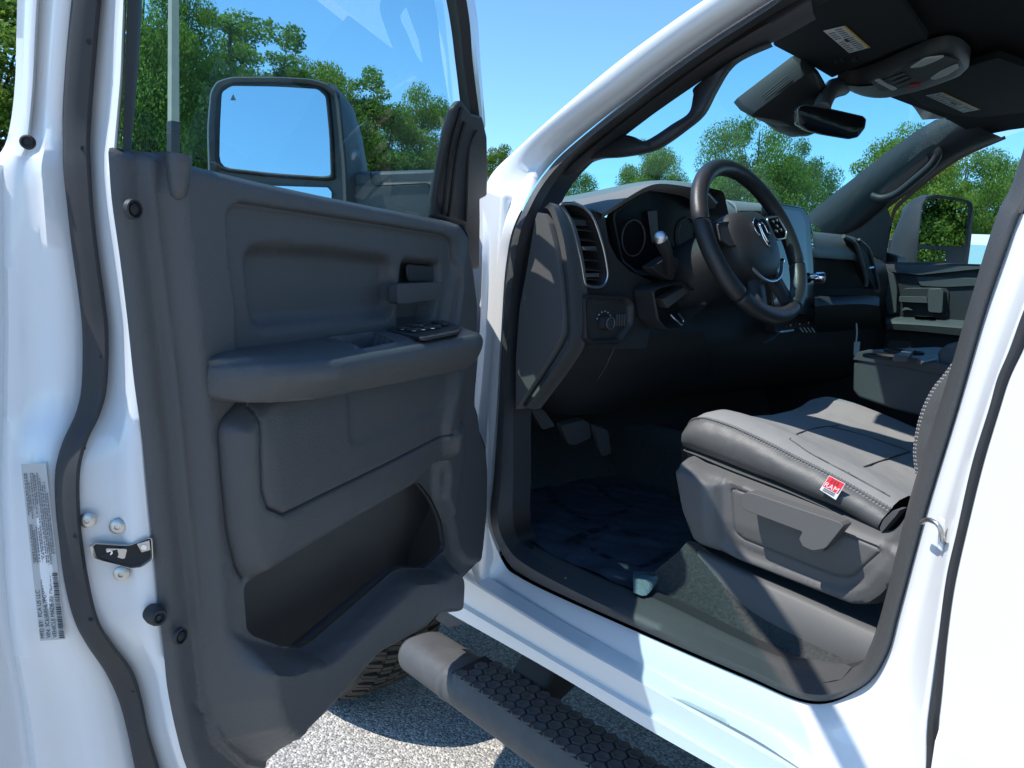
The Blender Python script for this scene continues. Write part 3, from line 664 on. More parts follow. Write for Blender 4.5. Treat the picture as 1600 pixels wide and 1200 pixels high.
# ---- armrest
a0 = DUZ(345, 594, .252); a1 = DUZ(725, 526, .252); b0 = DUZ(345, 658, .236); b1 = DUZ(600, 606, .236)
def lin(u, p, q): return p[1] + (q[1] - p[1]) * (u - p[0]) / (q[0] - p[0])
ulist = [.345, .352, .365, .385, .42, .5, .6, .7, .76, .80, .82, .835, .856, .872, .884, .891, .8935]
secs = []
for u in ulist:
    zt, zb = lin(u, a0, a1), lin(u, b0, b1)
    k = 1.0
    if u > .79: k = math.sqrt(max(0.003, 1 - ((u - .79) / .104) ** 2))
    if u < .40: k = min(k, math.sqrt(max(.05, 1 - ((.40 - u) / .057) ** 2)))
    nf = .148 + .106 * k; zm = (zt + zb) / 2; sq = .55 + .45 * min(1, k * 1.6)
    zt2, zb2 = zt - (1 - sq) * .02, zb + (1 - sq) * .02
    rr = .014
    pr = [(.125, zt2 + .006), (nf - .05 * k, zt2 + .005), (nf - rr, zt2), (nf - rr * .3, zt2 - rr * .3), (nf, zt2 - rr), (nf - .003, zm), (nf - .012 * k, zb2 + rr), (nf - .02 * k - rr * .3, zb2 + rr * .25), (nf - .02 * k - rr, zb2), (.125, zb2 - .004)]
    secs.append(cr([(u, n, z) for n, z in pr], 96))
secs.append([(u, .120, (a0[1] + b0[1]) / 2 + (z - (a0[1] + b0[1]) / 2) * .6) for u, n, z in secs[-1]])
SQ = np.stack([np.stack([np.interp(np.linspace(0, 1, 150), np.linspace(0, 1, len(secs)), np.array(secs)[:, i, j]) for j in range(3)], 1) for i in range(96)], 1)
def atop(a, b): return _hit(a, b, (0, 0, lin(.7, a0, a1) + .004), (0, 0, 1))
def arm_pt(a, b, up=0.0):
    p = atop(a, b); u, _ = duz(p); return _hit(a, b, (0, 0, lin(u, a0, a1) + .005 + up), (0, 0, 1))
def un(p): q = np.array(p) - HNG; return (q.dot(DU), q.dot(DN))
cup = rnd([un(arm_pt(*p)) for p in [(512, 530), (581, 521), (616, 533), (566, 543)]], .14, 4)
ff = SQ.reshape(-1, 3); tops = ff[:, 2] > np.array([lin(u, a0, a1) for u in ff[:, 0]]) - .006
cd = sdf(ff[:, :2], cup); ff[:, 2] += tops * (.003 * np.exp(-(cd / .004) ** 2) - .030 * sst(cd, .003, .007))
SQ = ff.reshape(SQ.shape)
ARM = loft('armrest', [[dw(*p) for p in row] for row in SQ], M_TRIM, FDOOR, smooth=50)
swp = rnd([arm_pt(*p) for p in [(602, 516), (640, 508), (692, 501), (722, 512), (716, 519), (661, 530)]], .12, 4)
prism('switch_panel', [Vector(p) - Vector((0, 0, .003)) for p in swp], (0, 0, .0045), M_TRIMD, ARM, .001)
for a, b, s in ((630, 516, .8), (645, 511.5, 1), (660, 508.5, 1), (647, 518, 1), (662, 515.5, 1), (677, 513, 1.1), (684, 506, .9), (692, 509, .8)):
    c = arm_pt(a, b, .0015); e1 = Vector(DU) * .011 * s; e2 = Vector(DN) * .0075 * s
    o = prism('window_switch', [c - e1 - e2, c + e1 - e2, c + e1 + e2, c - e1 + e2], (0, 0, .005), M_TRIMD, ARM, .0015)
for a, b in ((629, 515), (646, 517), (661, 515), (676, 513), (659, 508)):
    c = arm_pt(a, b, .0072); e1 = Vector(DU) * .004; e2 = Vector(DN) * .0022
    mk('switch_icon', [c - e1 - e2, c + e1 - e2, c + e1 + e2, c - e1 + e2], [(0, 1, 2, 3)], M_LENS, ARM, 0)
# ---- inner door handle in its recess
hp = [(621, 444), (640, 443), (692, 441), (690, 452), (684, 468), (655, 471), (640, 474), (621, 475)]
prism('door_handle', rnd([PD(a, b, .166) for a, b in hp], .2, 3), Vector(DN) * -.014, M_TRIM, FDOOR, .005, 4)
hb = rnd([PD(a, b, .138) for a, b in [(632, 412), (678, 416), (676, 440), (634, 440)]], .3, 4)
prism('handle_bezel', hb, Vector(DN) * .004, M_TRIMD, FDOOR, .002)
# ---- lock plunger boss on the belt
lb = PD(279, 300, .152); lt = PD(279, 243, .152)
lathe('lock_boss', Vector((lt.x, lt.y, lt.z - .055)), (0, 0, 1), [(.002, .014), (.007, .018), (.0095, .030), (.0112, .046), (.0120, .053), (.0112, .056), (.001, .057)], M_TRIM, FDOOR, seg=28, smooth=60)
# trim screws with recess cups
for a, b in ((209, 327), (282, 994)):
    p = PD(a, b, .146); lathe('screw_cup', p, DN, [(.0092, -.003), (.0088, .0015), (.0074, .002), (.0064, -.002)], M_TRIMD, FDOOR, seg=24)
    lathe('trim_screw', p, DN, [(.0052, -.003), (.0050, .001), (.0034, .0024), (.001, .0028)], M_GAP, FDOOR, seg=16)
# ---- latch, bolts, bumper, label on the shell edge
EN = Vector(DU) * .80 + Vector(DN) * .60; EN.normalize()            # outward normal of the shell edge
def PE(a, b, n): return PDL(a, b, n)
def edge_n(a):   # depth of the white jamb at image column a (mid-height)
    return float(np.interp(a, [86, 126, 135, 185, 205, 235, 247], [.05, .082, .085, .100, .112, .124, .127]))
for a, b in ((137, 812), (184, 822), (190, 896)):
    p = PE(a, b, edge_n(a)) + EN * .0005
    o = lathe('latch_bolt', p, EN, [(.0078, 0), (.0074, .0018), (.005, .0032), (.0028, .0034), (.0026, .001), (.0005, .0008)], M_STEEL, FDOOR, seg=20)
lo_ = [(143, 853), (150, 848), (196, 851), (206, 850), (237, 838), (239, 872), (222, 884), (206, 886), (160, 874), (148, 870)]
L3 = [PE(a, b, edge_n(a)) for a, b in lo_]
Lr = rnd(L3, .2, 3)
Lc = Lr.mean(0); en = np.array(EN)
LAT = loft('door_latch', [Lc + (Lr - Lc) * 1.06 + en * .0004, Lc + (Lr - Lc) * 1.03 + en * .0035, Lr + en * .0035, Lc + (Lr - Lc) * .93 + en * .001], M_STEEL, FDOOR, closed=True)
mk('latch_cavity', [tuple(p + en * .0012) for p in (Lc + (Lr - Lc) * .95)], [tuple(range(len(Lr)))], M_GAP, LAT, 0)
prism('latch_plate', rnd([PE(a, b, edge_n(a)) + EN * .001 for a, b in [(166, 855), (200, 856), (196, 872), (168, 869)]], .2, 3), EN * .002, M_STEEL, LAT, .001)
prism('latch_striker_plate', [PE(a, b, edge_n(a)) + EN * .001 for a, b in [(214, 848), (234, 842), (236, 858), (222, 862)]], EN * .0025, M_STEEL, LAT, .001)
for a, b in ((173, 861), (188, 861), (226, 853)):
    disc('rivet', PE(a, b, edge_n(a)) + EN * .003, EN, .0026, .0014, M_CHROME, LAT, 12)
p = PE(240, 959, .125)
BM = lathe('bump_stop', p, (Vector(DU) * .35 + Vector(DN) * .9), [(.0095, -.004), (.0102, .003), (.0094, .010), (.0076, .014), (.0055, .0143), (.0048, .010), (.0026, .0095), (.0022, .012), (.0004, .012)], M_RUB, FDOOR, seg=28)
p = PE(43, 222, .036); lathe('grommet', p, EN, [(.0066, -.002), (.0064, .0015), (.005, .0028), (.004, .0026), (.0034, .0012), (.0004, .001)], M_GAP, FDOOR, seg=20)
# certification label with its print and bar code
lab = [(33, 725), (72, 723), (103, 998), (63, 1001)]
LQ = [PE(a, b, nn) + EN * .0006 for (a, b), nn in zip(lab, (.032, .053, .050, .031))]
LABEL = mk('certification_label', LQ, [(0, 1, 2, 3)], M_PAPERG, FDOOR, 0)
def lq(s, t, up=.0007):     # s across (left to right), t down
    A = LQ[0].lerp(LQ[1], s); B = LQ[3].lerp(LQ[2], s); return A.lerp(B, t) + EN * up
def lrect(s0, s1, t0, t1, name, m): return [lq(s0, t0), lq(s1, t0), lq(s1, t1), lq(s0, t1)]
V = []; F = []
def addq(q): b = len(V); V.extend(q); F.append((b, b + 1, b + 2, b + 3))
tt = .61
while tt < .985:
    wd = random.choice((.003, .003, .005, .007)); addq(lrect(.76, .96, tt, tt + wd, '', None)); tt += wd + random.choice((.003, .004, .006))
fixn(mk('bar_code', V, F, M_INK, LABEL, 0))
V = []; F = []
for s, (t0, t1) in [(.10, (.05, .28)), (.17, (.05, .26)), (.24, (.10, .30)), (.10, (.33, .55)), (.17, (.33, .54)), (.24, (.36, .55)), (.34, (.05, .24)), (.34, (.34, .54)), (.43, (.05, .30)), (.43, (.35, .55)), (.50, (.06, .22)), (.50, (.30, .52)), (.60, (.05, .55)), (.68, (.08, .56)), (.76, (.12, .56)), (.84, (.10, .50)), (.92, (.16, .5))]:
    t = t0
    while t < t1:
        dt = random.uniform(.006, .016); addq(lrect(s - .022, s + .022, t, min(t1, t + dt), '', None)); t += dt + random.choice((.003, .003, .008))
fixn(mk('fine_print', V, F, M_INKG, LABEL, 0))
def text_on(name, s, origin, xdir, ydir, size, mt, parent, up=None, align='LEFT'):
    cu = bpy.data.curves.new(name, 'FONT'); cu.body = s; cu.size = 1.0; cu.align_x = align; cu.align_y = 'CENTER'
    tmp = bpy.data.objects.new(name + '_tmp', cu); COL.objects.link(tmp)
    dg = bpy.context.evaluated_depsgraph_get(); me = bpy.data.meshes.new_from_object(tmp.evaluated_get(dg)); bpy.data.objects.remove(tmp)
    x, y = Vector(xdir).normalized(), Vector(ydir).normalized()
    for v in me.vertices: v.co = Vector(origin) + x * v.co.x * size + y * v.co.y * size
    me.name = name; o = bpy.data.objects.new(name, me); COL.objects.link(o); me.materials.clear(); me.materials.append(mt); child(o, parent); return o
tx = (LQ[0] - LQ[3]).normalized(); ty = (LQ[0] - LQ[1]).normalized()
for s, t, sz, body in ((.12, .985, .0056, 'MFD BY:  FCA US LLC'), (.36, .985, .0056, 'VIN: 3C63RRHL7PG505576'), (.60, .985, .0056, 'VEHICLE MADE IN: MEXICO')):
    text_on('label_print', body, lq(s, t, .0008), tx, ty, sz, M_INK, LABEL)
# ---- window frame, glass and sail
def post(name, cv, mt, **k): return loft(name, cv, mt, FDOOR, smooth=45, **k)
rp = [edge([(a, b) for a, b in mixr(SR, TE, 1.02)][:7], .118), ]
RPX = [(199, -30), (199, 0), (197, 60), (195, 120), (193, 175), (192, 222), (192, 250)]
RPI = [(223, -30), (222, 0), (219, 60), (215, 120), (210, 180), (206, 225), (206, 250)]
def ex(pts, n):
    c = [PDL(a, b, n) for a, b in pts]; d = (c[0] - c[1]).normalized(); return crs([c[0] + d * ((1.90 - c[0].z) / d.z)] + c, 5)
post('window_channel', [ex(RPX, .118), ex(RPX, .126), ex([(a * .3 + b * .7, c) for (a, c), (b, _) in zip(RPX, RPI)], .120), ex(RPI, .100), ex(RPI, .07), ex(RPX, .05)], M_RUB)
# slanted front post (dark run channel inside, white strip outside) and the header rail that closes the frame
FL = [(650, -230), (703, 0), (717, 100), (724, 160), (730, 200)]; FR = [(676, -232), (729, 0), (739, 100), (749, 180), (752, 200)]
FW = [(690, -233), (742, 0), (751, 100), (758, 186), (758, 200)]
def fr3(pts, n): return crs([PDL(a, b, n) for a, b in pts], 6)
fl, fm, fr_, fw_ = fr3(FL, .085), fr3([((a + c) / 2, b) for (a, b), (c, _) in zip(FL, FR)], .112), fr3(FR, .105), fr3(FW, .085)
post('front_run_channel', [fl - np.array(DN) * .006, fl, fl * .7 + fm * .3 + np.array(DN) * .006, fm - np.array(DN) * .004, fm * .5 + fr_ * .5 + np.array(DN) * .006, fr_, fr_ - np.array(DN) * .02], M_RUB)
post('front_frame_strip', [fr_ - np.array(DN) * .006, fr_ * .5 + fw_ * .5, fw_, fw_ - np.array(DN) * .04], M_PAINT)
top0 = PDL(663, -231, .095); rtop = PDL(199, 0, .10); zt = 1.885
hp_ = [top0, dw(.74, .10 + LEAN * .43, 1.845), dw(.86, .10 + LEAN * .46, 1.88), dw(.98, .10 + LEAN * .465, 1.885), dw(1.035, .10 + LEAN * .46, 1.875)]
tube('window_header', cr(hp_, 24), .018, M_RUB, FDOOR, seg=10)
SAIL = [(722, 156), (738, 177), (755, 182), (762, 213), (763, 267), (762, 306), (751, 312), (749, 345), (750, 420), (735, 420), (725, 352), (700, 345), (680, 340), (682, 310), (690, 255), (700, 205), (711, 168)]
prism('mirror_sail', [PDL(a, b, .122) for a, b in SAIL], Vector(DN) * -.014, M_TRIMD, FDOOR, .005, 3)
for k, (q0, q1, q2) in enumerate((((722, 168), (704, 235), (692, 335)), ((727, 190), (714, 240), (701, 338)), ((746, 205), (733, 240), (728, 345)))):
    tube('sail_ridge', cr([PDL(*q0, .125), PDL(*q1, .125), PDL(*q2, .125)], 12), .003, M_GAP if k < 2 else M_TRIMD, FDOOR, seg=8)
GO = [(214, 232), (214, -30)]
gp = [dw(.945, .065, 1.36), dw(.955, .065 + LEAN * .1, 1.52), dw(1.0, .065 + LEAN * .45, 1.87), dw(.76, .065 + LEAN * .43, 1.85), dw(.40, .065 + LEAN * .29, 1.71), dw(.20, .065 + LEAN * .12, 1.54), dw(.13, .065, 1.36)]
mk('door_glass', gp, [tuple(range(7))], M_GLASS, FDOOR, 0)
prism('belt_weatherstrip', [dw(u, .09, z) for u, z in ((.93, 1.395), (.93, 1.35), (.2, 1.35), (.2, 1.395))], Vector(DN) * -.012, M_RUB, FDOOR, .003)
# ---- tow mirror
mo = dw(.235, -.33, 1.6); mo = np.array(mo)
mn = Vector((-.65, -.76, .06)).normalized()
def PM(a, b, back=0.0): return _hit(a, b, mo - np.array(mn) * back, np.array(mn))
HO = [(325, 300), (322, 200), (327, 143), (337, 126), (360, 119), (433, 119), (487, 122), (512, 129), (528, 141), (533, 160), (538, 210), (543, 260), (545, 300), (546, 345), (326, 345)]
HOo = rnd(HO, .3, 3)
h0 = np.array([PM(a, b) for a, b in HOo]); hc = h0.mean(0)
side = np.array(Vector(mn).cross(Vector((0, 0, 1))))      # towards the door
def shell(s, back, sh): return hc + (h0 - hc) * s - np.array(mn) * back
GLo = rnd([(345, 143), (360, 133), (433, 134), (497, 138), (510, 150), (516, 213), (518, 275), (505, 277), (430, 272), (341, 262), (342, 200)], .3, 3)
MH = loft('mirror_housing', [shell(.88, .012, 0), shell(.905, .002, 0), shell(.96, -.004, 0), shell(1.0, .004, 0), shell(1.01, .03, 0), shell(.97, .09, 0), shell(.86, .14, 0), shell(.6, .17, 0)], M_TRIM, FDOOR, closed=True, cap=True, smooth=60)
# flank of the housing that turns to the window
fk = [[PM(a, b, .0) for a, b in [(512, 129), (530, 150), (536, 200), (541, 250), (545, 330)]], [PM(a, b, .05) for a, b in [(522, 132), (544, 160), (556, 210), (564, 255), (566, 330)]], [PM(a, b, .10) for a, b in [(526, 136), (552, 168), (566, 215), (574, 262), (576, 330)]], [PM(a, b, .16) for a, b in [(500, 136), (540, 168), (556, 215), (566, 262), (570, 330)]]]
loft('mirror_flank', fk, M_TRIM, MH, smooth=70)
gm = np.array([PM(a, b, .006) for a, b in GLo])
mk('mirror_glass', gm, [tuple(range(len(gm)))], M_MIRROR, MH, 0)
gc = gm.mean(0)
loft('glass_bezel', [gc + (gm - gc) * .985 + np.array(mn) * .001, gc + (gm - gc) * 1.02 + np.array(mn) * .004, gc + (gm - gc) * 1.05 + np.array(mn) * .003, gc + (gm - gc) * 1.07 - np.array(mn) * .004], M_GAP, MH, closed=True)
ind = [PM(a, b, .0045) for a, b in [(360, 156), (364, 147), (368, 156)]]
mk('blind_spot_mark', ind, [(0, 1, 2)], M_INKG, MH, 0)
g2 = rnd([(352, 288), (512, 293), (518, 300), (518, 345), (352, 345)], .2, 3)
mk('convex_mirror', [PM(a, b, .003) for a, b in g2], [tuple(range(len(g2)))], M_MIRROR, MH, 0)
# arm between mirror and door
ar = [[PM(a, b, .02) for a, b in [(555, 275), (556, 300), (556, 345)]], [PM(a, b, .0) for a, b in [(562, 272), (580, 300), (580, 345)]]]
A0 = np.array(PM(562, 272, .03)); A1 = np.array(PD(690, 268, .02))
ax_ = (A1 - A0); 
def asec(t, s=1.0):
    c = A0 + ax_ * t
    pr = [(0, .0), (0, -.020), (.004, -.024), (.004, -.10), (-.06, -.11), (-.075, -.05), (-.06, .004), (-.02, .008)]
    return [Vector(c + np.array(mn) * n * s + np.array([0, 0, z])) for n, z in pr]
MA = bev(loft('mirror_arm', [asec(-.1), asec(.2), asec(.6), asec(1.05)], M_TRIM, FDOOR, closed=True, cap=True, smooth=30), .006, 3)
tube('arm_seam', cr([Vector(A0 + ax_ * t) + Vector(mn) * .006 + Vector((0, 0, z)) for t, z in ((.14, .002), (.16, -.018), (.24, -.024), (.6, -.024), (.80, -.024), (.86, -.03), (.87, -.10))], 30), .0016, M_GAP, MA, seg=6)
box('outside_handle', (0, 0, 0), (.01, .01, .01), M_TRIM, None)
bpy.data.objects.remove(bpy.data.objects['outside_handle'])
prism('outer_handle', rnd([dw(u, -.03, z) for u, z in ((.83, 1.245), (1.0, 1.245), (1.0, 1.205), (.83, 1.205))], .35, 4), Vector(DN) * -.03, M_TRIM, FDOOR, .008)
tube('door_hinge', [Vector((.03, 1.335, .82)), Vector((.03, 1.335, .92))], .016, M_PAINT, FDOOR)
tube('door_hinge', [Vector((.03, 1.335, 1.18)), Vector((.03, 1.335, 1.28))], .016, M_PAINT, FDOOR)
# ================================================================== INTERIOR
def pxpoly(lst, fn, r=None, k=4): q = [fn(a, b) for a, b in lst]; return rnd(q, r, k) if r else [Vector(p) for p in q]
def L2(A, B, t): return A * (1 - t) + B * t
# ---- steering wheel
WC = Vector((.545, .94, 1.42)); TL = R(26)
WN = Vector((0, -math.cos(TL), math.sin(TL))); WX = Vector((1, 0, 0)); WY = Vector((0, math.sin(TL), math.cos(TL)))
WR = R(9)
def wp0(x, y, h=0.0): return WC + WX * x + WY * y + WN * h
def wp(x, y, h=0.0): return wp0(x * math.cos(WR) - y * math.sin(WR), x * math.sin(WR) + y * math.cos(WR), h)
SW = empty('steering_wheel', WC); child(SW, TRUCK); SW['label'] = 'black leather steering wheel with silver emblem'
def rim_pt(a, R_=.180): return (R_ * math.cos(a), R_ * math.sin(a) * (.985 if math.sin(a) < 0 else 1.0))
def rim_seg(name, a0, a1, r0, mt, n=40, seg=18):
    rings = []
    for k in range(n + 1):
        a = a0 + (a1 - a0) * k / n; x, y = rim_pt(a); d = (WX * math.cos(a) + WY * math.sin(a))
        e = 1.0
        if k in (0, n): e = .86
        rings.append([wp0(x, y) + d * (r0 * e * 1.08 * math.cos(t)) + WN * (r0 * e * math.sin(t)) for t in np.linspace(0, 2 * math.pi, seg, endpoint=False)])
    return loft(name, rings, mt, SW, closed=True, cap=True, smooth=70)
SEGA = [(R(-28), R(22)), (R(158), R(208)), (R(22), R(158)), (R(208), R(332))]
rim_seg('rim_grip', R(-60), R(-16.4), .0185, M_LEATH); rim_seg('rim_grip', R(170.4), R(228.6), .0185, M_LEATH)
rim_seg('rim_top', R(-16), R(170), .0178, M_LEATH, 70); rim_seg('rim_bottom', R(229), R(299.6), .0178, M_LEATH, 50)
for a in (-16.2, 170.2, 228.8, 299.8):
    x, y = rim_pt(R(a)); d = WX * math.cos(R(a)) + WY * math.sin(R(a))
    ring = [wp0(x, y) + d * (.0176 * math.cos(t)) + WN * (.0172 * math.sin(t)) for t in np.linspace(0, 2 * math.pi, 18, endpoint=False)]
    tube('rim_seam', ring, .0012, M_GAP, SW, seg=6, closed=True)
# airbag hub
ho = cr([(0, .068), (.05, .064), (.078, .040), (.084, .0), (.075, -.045), (.048, -.080), (0, -.092), (-.048, -.080), (-.075, -.045), (-.084, 0), (-.078, .040), (-.05, .064)], 48, True)
def hub(s, h, dy=0): return [wp(a * s * 1.16 - .012, b * s + dy, h) for a, b in ho]
loft('airbag_cover', [hub(1.0, -.05), hub(1.02, -.01), hub(1.0, .006), hub(.93, .017), hub(.75, .025), hub(.45, .030), hub(.1, .031)], M_TRIMD, SW, closed=True, cap=True, smooth=80)
# spokes
def spoke(name, pts0, pts1, w0, w1, h0, h1, mt=M_TRIMD):
    rings = []
    P0, P1 = np.array(pts0), np.array(pts1); d = P1 - P0; nrm = np.array([-d[1], d[0]]) / np.linalg.norm(d)
    for t in np.linspace(0, 1, 8):
        c = P0 + d * t; wd = w0 + (w1 - w0) * t; h = h0 + (h1 - h0) * t
        rings.append([wp(*(c + nrm * wd), h - .012), wp(*(c + nrm * wd * .8), h + .004), wp(*c, h + .006), wp(*(c - nrm * wd * .8), h + .004), wp(*(c - nrm * wd), h - .012), wp(*c, h - .02)])
    return loft(name, rings, mt, SW, closed=True, cap=True, smooth=70)
spoke('spoke', (.05, .018), (.172, .036), .034, .026, .004, -.002); spoke('spoke', (-.05, .018), (-.172, .036), .034, .026, .004, -.002)
spoke('lower_spoke', (.028, -.06), (.070, -.165), .022, .020, .0, -.004); spoke('lower_spoke', (-.028, -.06), (-.070, -.165), .022, .020, .0, -.004)
for s in (1, -1):
    q = rnd([(s * .078, .044), (s * .136, .046), (s * .150, .006), (s * .130, -.010), (s * .082, -.010)], .2, 4)
    B = prism('button_pad', [wp(a, b, .008) for a, b in q], WN * .006, M_PIANO if s > 0 else M_TRIMD, SW, .002)
    loop = [wp(a, b, .0145) for a, b in q]; tube('button_bezel', loop, .0022 if s > 0 else .0014, M_SATIN if s > 0 else M_PIANO, SW, seg=6, closed=True)
    if s < 0: continue
    for (bx, by) in ((.103, .034), (.123, .036), (.113, .022), (.101, .010), (.124, .012)):
        disc('thumb_button', wp(s * bx, by, .0142), WN, .0052, .0022, M_TRIMD, SW, 12)
        disc('button_icon', wp(s * bx, by, .0165), WN, .0019, .0003, M_WHITE, SW, 8)
# chrome accents at the bottom of the hub
tube('hub_accent', cr([wp(-.090, -.012, .010), wp(-.078, -.056, .014), wp(-.045, -.092, .014), wp(0, -.102, .012), wp(.04, -.092, .012), wp(.072, -.060, .014)], 30), .0042, M_SATIN, SW, seg=8)
lathe('accent_end', wp(.072, -.060, .012), WN, [(.006, 0), (.006, .005), (.001, .008)], M_CHROME, SW, seg=12)
# emblem: a faceted shield with two side flanks and a forehead
em = [[(-.020, .018), (-.010, .024), (0, .021), (.010, .024), (.020, .018), (.024, .004), (.018, -.008), (.013, -.004), (.012, .010), (.006, .013), (.008, -.012), (.004, -.025), (0, -.028), (-.004, -.025), (-.008, -.012), (-.006, .013), (-.012, .010), (-.013, -.004), (-.018, -.008), (-.024, .004)]]
EMB = prism('emblem', [wp(a * 1.35, b * 1.35 + .008, .030) for a, b in em[0]], WN * .005, M_CHROME, SW, .0018, 2)
prism('emblem_face', [wp(a * 1.35, b * 1.35 + .008, .030) for a, b in [(-.0055, .012), (0, .015), (.0055, .012), (.006, -.002), (.003, -.018), (0, -.021), (-.003, -.018), (-.006, -.002)]], WN * .007, M_CHROME, SW, .002, 2)
# ---- steering column, stalk
def col_sec(d, rx, ry, dz_=0): return [WC - WN * d + WX * (rx * math.cos(t)) + WY * (ry * math.sin(t) + dz_) for t in np.linspace(0, 2 * math.pi, 24, endpoint=False)]
COLM = loft('column_shroud', [col_sec(.03, .05, .05), col_sec(.04, .066, .062), col_sec(.07, .072, .068), col_sec(.13, .080, .076, -.006), col_sec(.22, .085, .08, -.01)], M_TRIMD, TRUCK, closed=True, cap=True, smooth=70)
loft('hub_boot', [col_sec(.0, .045, .045), col_sec(.035, .045, .045)], M_GAP, COLM, closed=True)
s0 = PY(1046, 424, 1.03); s1 = PY(1042, 395, .975); s2 = PY(1032, 372, .955)
tube('wiper_stalk', [s0, s0.lerp(s1, .5), s1, s1.lerp(s2, .5), s2], [.010, .0105, .012, .0135, .0135], M_TRIMD, COLM, seg=16)
lathe('stalk_tip', s2, EYE - np.array(s2), [(.0135, -.004), (.0135, .003), (.011, .006), (.001, .008)], M_SATIN, COLM, seg=20)
pr = rnd([PY(a, b, 1.045) for a, b in [(1046, 400), (1062, 405), (1052, 440), (1030, 428), (1018, 418)]], .25, 4)
prism('stalk_base', pr, (0, .03, 0), M_TRIMD, COLM, .006)

# ---- instrument panel
YD = 1.10
DASH = empty('dashboard', (1.0, 1.2, 1.2)); child(DASH, TRUCK); DASH['label'] = 'black dashboard with vents, gauges and a tall screen'
# windshield-side deck and face, lofted across the cab
def dprof(x):
    t = min(1, abs(x - 1.0) / .86); b = .10 * t * t
    return [(1.62 - b * 1.3, 1.392), (1.45 - b, 1.440), (1.27 - b * .4, 1.462), (1.205, 1.450), (1.175, 1.42), (1.165, 1.33), (1.175, 1.24), (1.16, 1.20), (1.17, 1.12), (1.26, 1.02), (1.42, .97), (1.66, .95)]
dl = [cr([Vector((x, y, z)) for y, z in dprof(x)], 44) for x in np.linspace(.20, 1.86, 26)]
loft('dash_body', dl, M_TRIMD, DASH, smooth=60)
# gauge hood: the arched cowl over the cluster
fh = crs([PY(a, b, 1.085) for a, b in [(941, 334), (950, 328), (983, 307), (1010, 292), (1033, 287), (1070, 291), (1100, 299), (1120, 318)]], 6)
mh = crs([PY(a, b, 1.20) for a, b in [(900, 322), (912, 315), (955, 299), (996, 287), (1033, 283), (1075, 286), (1106, 294), (1130, 316)]], 6)
bh = crs([PY(a, b, 1.38) for a, b in [(858, 313), (872, 309), (905, 303), (985, 288), (1040, 284), (1085, 289), (1112, 298), (1140, 318)]], 6)
uh = [Vector(p) + Vector((.010, .012, -.010)) for p in fh]; ih = [Vector(p) + Vector((.014, .12, -.016)) for p in fh]
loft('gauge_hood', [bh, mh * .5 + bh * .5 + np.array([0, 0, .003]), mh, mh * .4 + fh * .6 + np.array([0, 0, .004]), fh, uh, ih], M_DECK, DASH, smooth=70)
# left fill between hood, vent and pillar
lf = [[PY(858, 313, 1.38), PY(872, 318, 1.30), PY(880, 319, 1.16)], [PY(872, 309, 1.38), PY(895, 312, 1.28), PY(905, 321, 1.12)], [PY(905, 303, 1.38), PY(915, 315, 1.2), PY(941, 334, 1.085)]]
loft('dash_corner', lf, M_TRIMD, DASH, smooth=80)
# gauge cluster lens and bezel
cl0 = rnd([PY(a, b, 1.135) for a, b in [(948, 336), (985, 312), (1012, 298), (1072, 298), (1104, 305), (1112, 340), (1100, 400), (1060, 430), (985, 420), (962, 402)]], .2, 4)
cc_ = cl0.mean(0)
loft('cluster_bezel', [cc_ + (cl0 - cc_) * 1.12 + np.array([0, -.035, 0]), cc_ + (cl0 - cc_) * 1.06 + np.array([0, -.03, 0]), cl0, cc_ + (cl0 - cc_) * .97 + np.array([0, .01, 0])], M_TRIMD, DASH, closed=True)
CLU = mk('gauge_cluster', [tuple(p + np.array([0, .004, 0])) for p in cl0], [tuple(range(len(cl0)))], M_CLUST, DASH, 0)
def gauge(a, b, r):
    c = PY(a, b, 1.134); 
    ring = [c + Vector((r * math.cos(t), 0, r * math.sin(t))) for t in np.linspace(0, 2 * math.pi, 40, endpoint=False)]
    tube('gauge_ring', ring, .0018, M_TRIM, DASH, seg=6, closed=True)
gauge(990, 372, .040); gauge(1075, 366, .040)
# upper gauge brow under the hood (lit rib)
prism('cluster_rib', [PY(a, b, 1.128) for a, b in [(1013, 330), (1027, 328), (1030, 372), (1020, 380)]], (0, .004, 0), M_TRIM, DASH, .003)
# driver vent
VO = [(873, 322), (887, 338), (898, 372), (907, 407), (913, 440), (919, 447), (933, 449), (943, 446), (949, 433), (948, 417), (943, 390), (935, 363), (927, 342), (918, 330), (907, 322), (890, 318)]
YV = 1.092
vo = cr([PY(a, b, YV) for a, b in VO], 64, True); vc = vo.mean(0)
VENT = tube('vent_bezel', vo, .0038, M_SATIN, DASH, seg=8, closed=True)
loft('vent_throat', [vo, vc + (vo - vc) * .93 + np.array([0, .006, 0]), vc + (vo - vc) * .90 + np.array([0, .06, 0])], M_GAP, VENT, closed=True)
mk('vent_back', [tuple(vc + (p - vc) * .9 + np.array([0, .058, 0])) for p in vo], [tuple(range(len(vo)))], M_GAP, VENT, 0)
for zz in np.linspace(vo[:, 2].min() + .014, vo[:, 2].max() - .03, 7):
    xs = [p[0] for p in vo if abs(p[2] - zz) < .006]
    if len(xs) < 2: continue
    x0, x1 = min(xs) + .006, max(xs) - .006
    prism('vent_slat', [Vector((x0, YV + .008, zz)), Vector((x1, YV + .008, zz)), Vector((x1, YV + .030, zz + .006)), Vector((x0, YV + .030, zz + .006))], (0, 0, .0028), M_TRIMD, VENT, .001)
tb = [PY(a, b, YV - .004) for a, b in [(910, 385), (932, 385), (934, 391), (913, 391)]]
prism('vent_tab', tb, (0, .012, 0), M_SATIN, VENT, .0015)
tb = [PY(a, b, YV) for a, b in [(914, 427), (936, 427), (937, 433), (916, 433)]]
prism('vent_tab', tb, (0, .010, 0), M_SATIN, VENT, .0015)
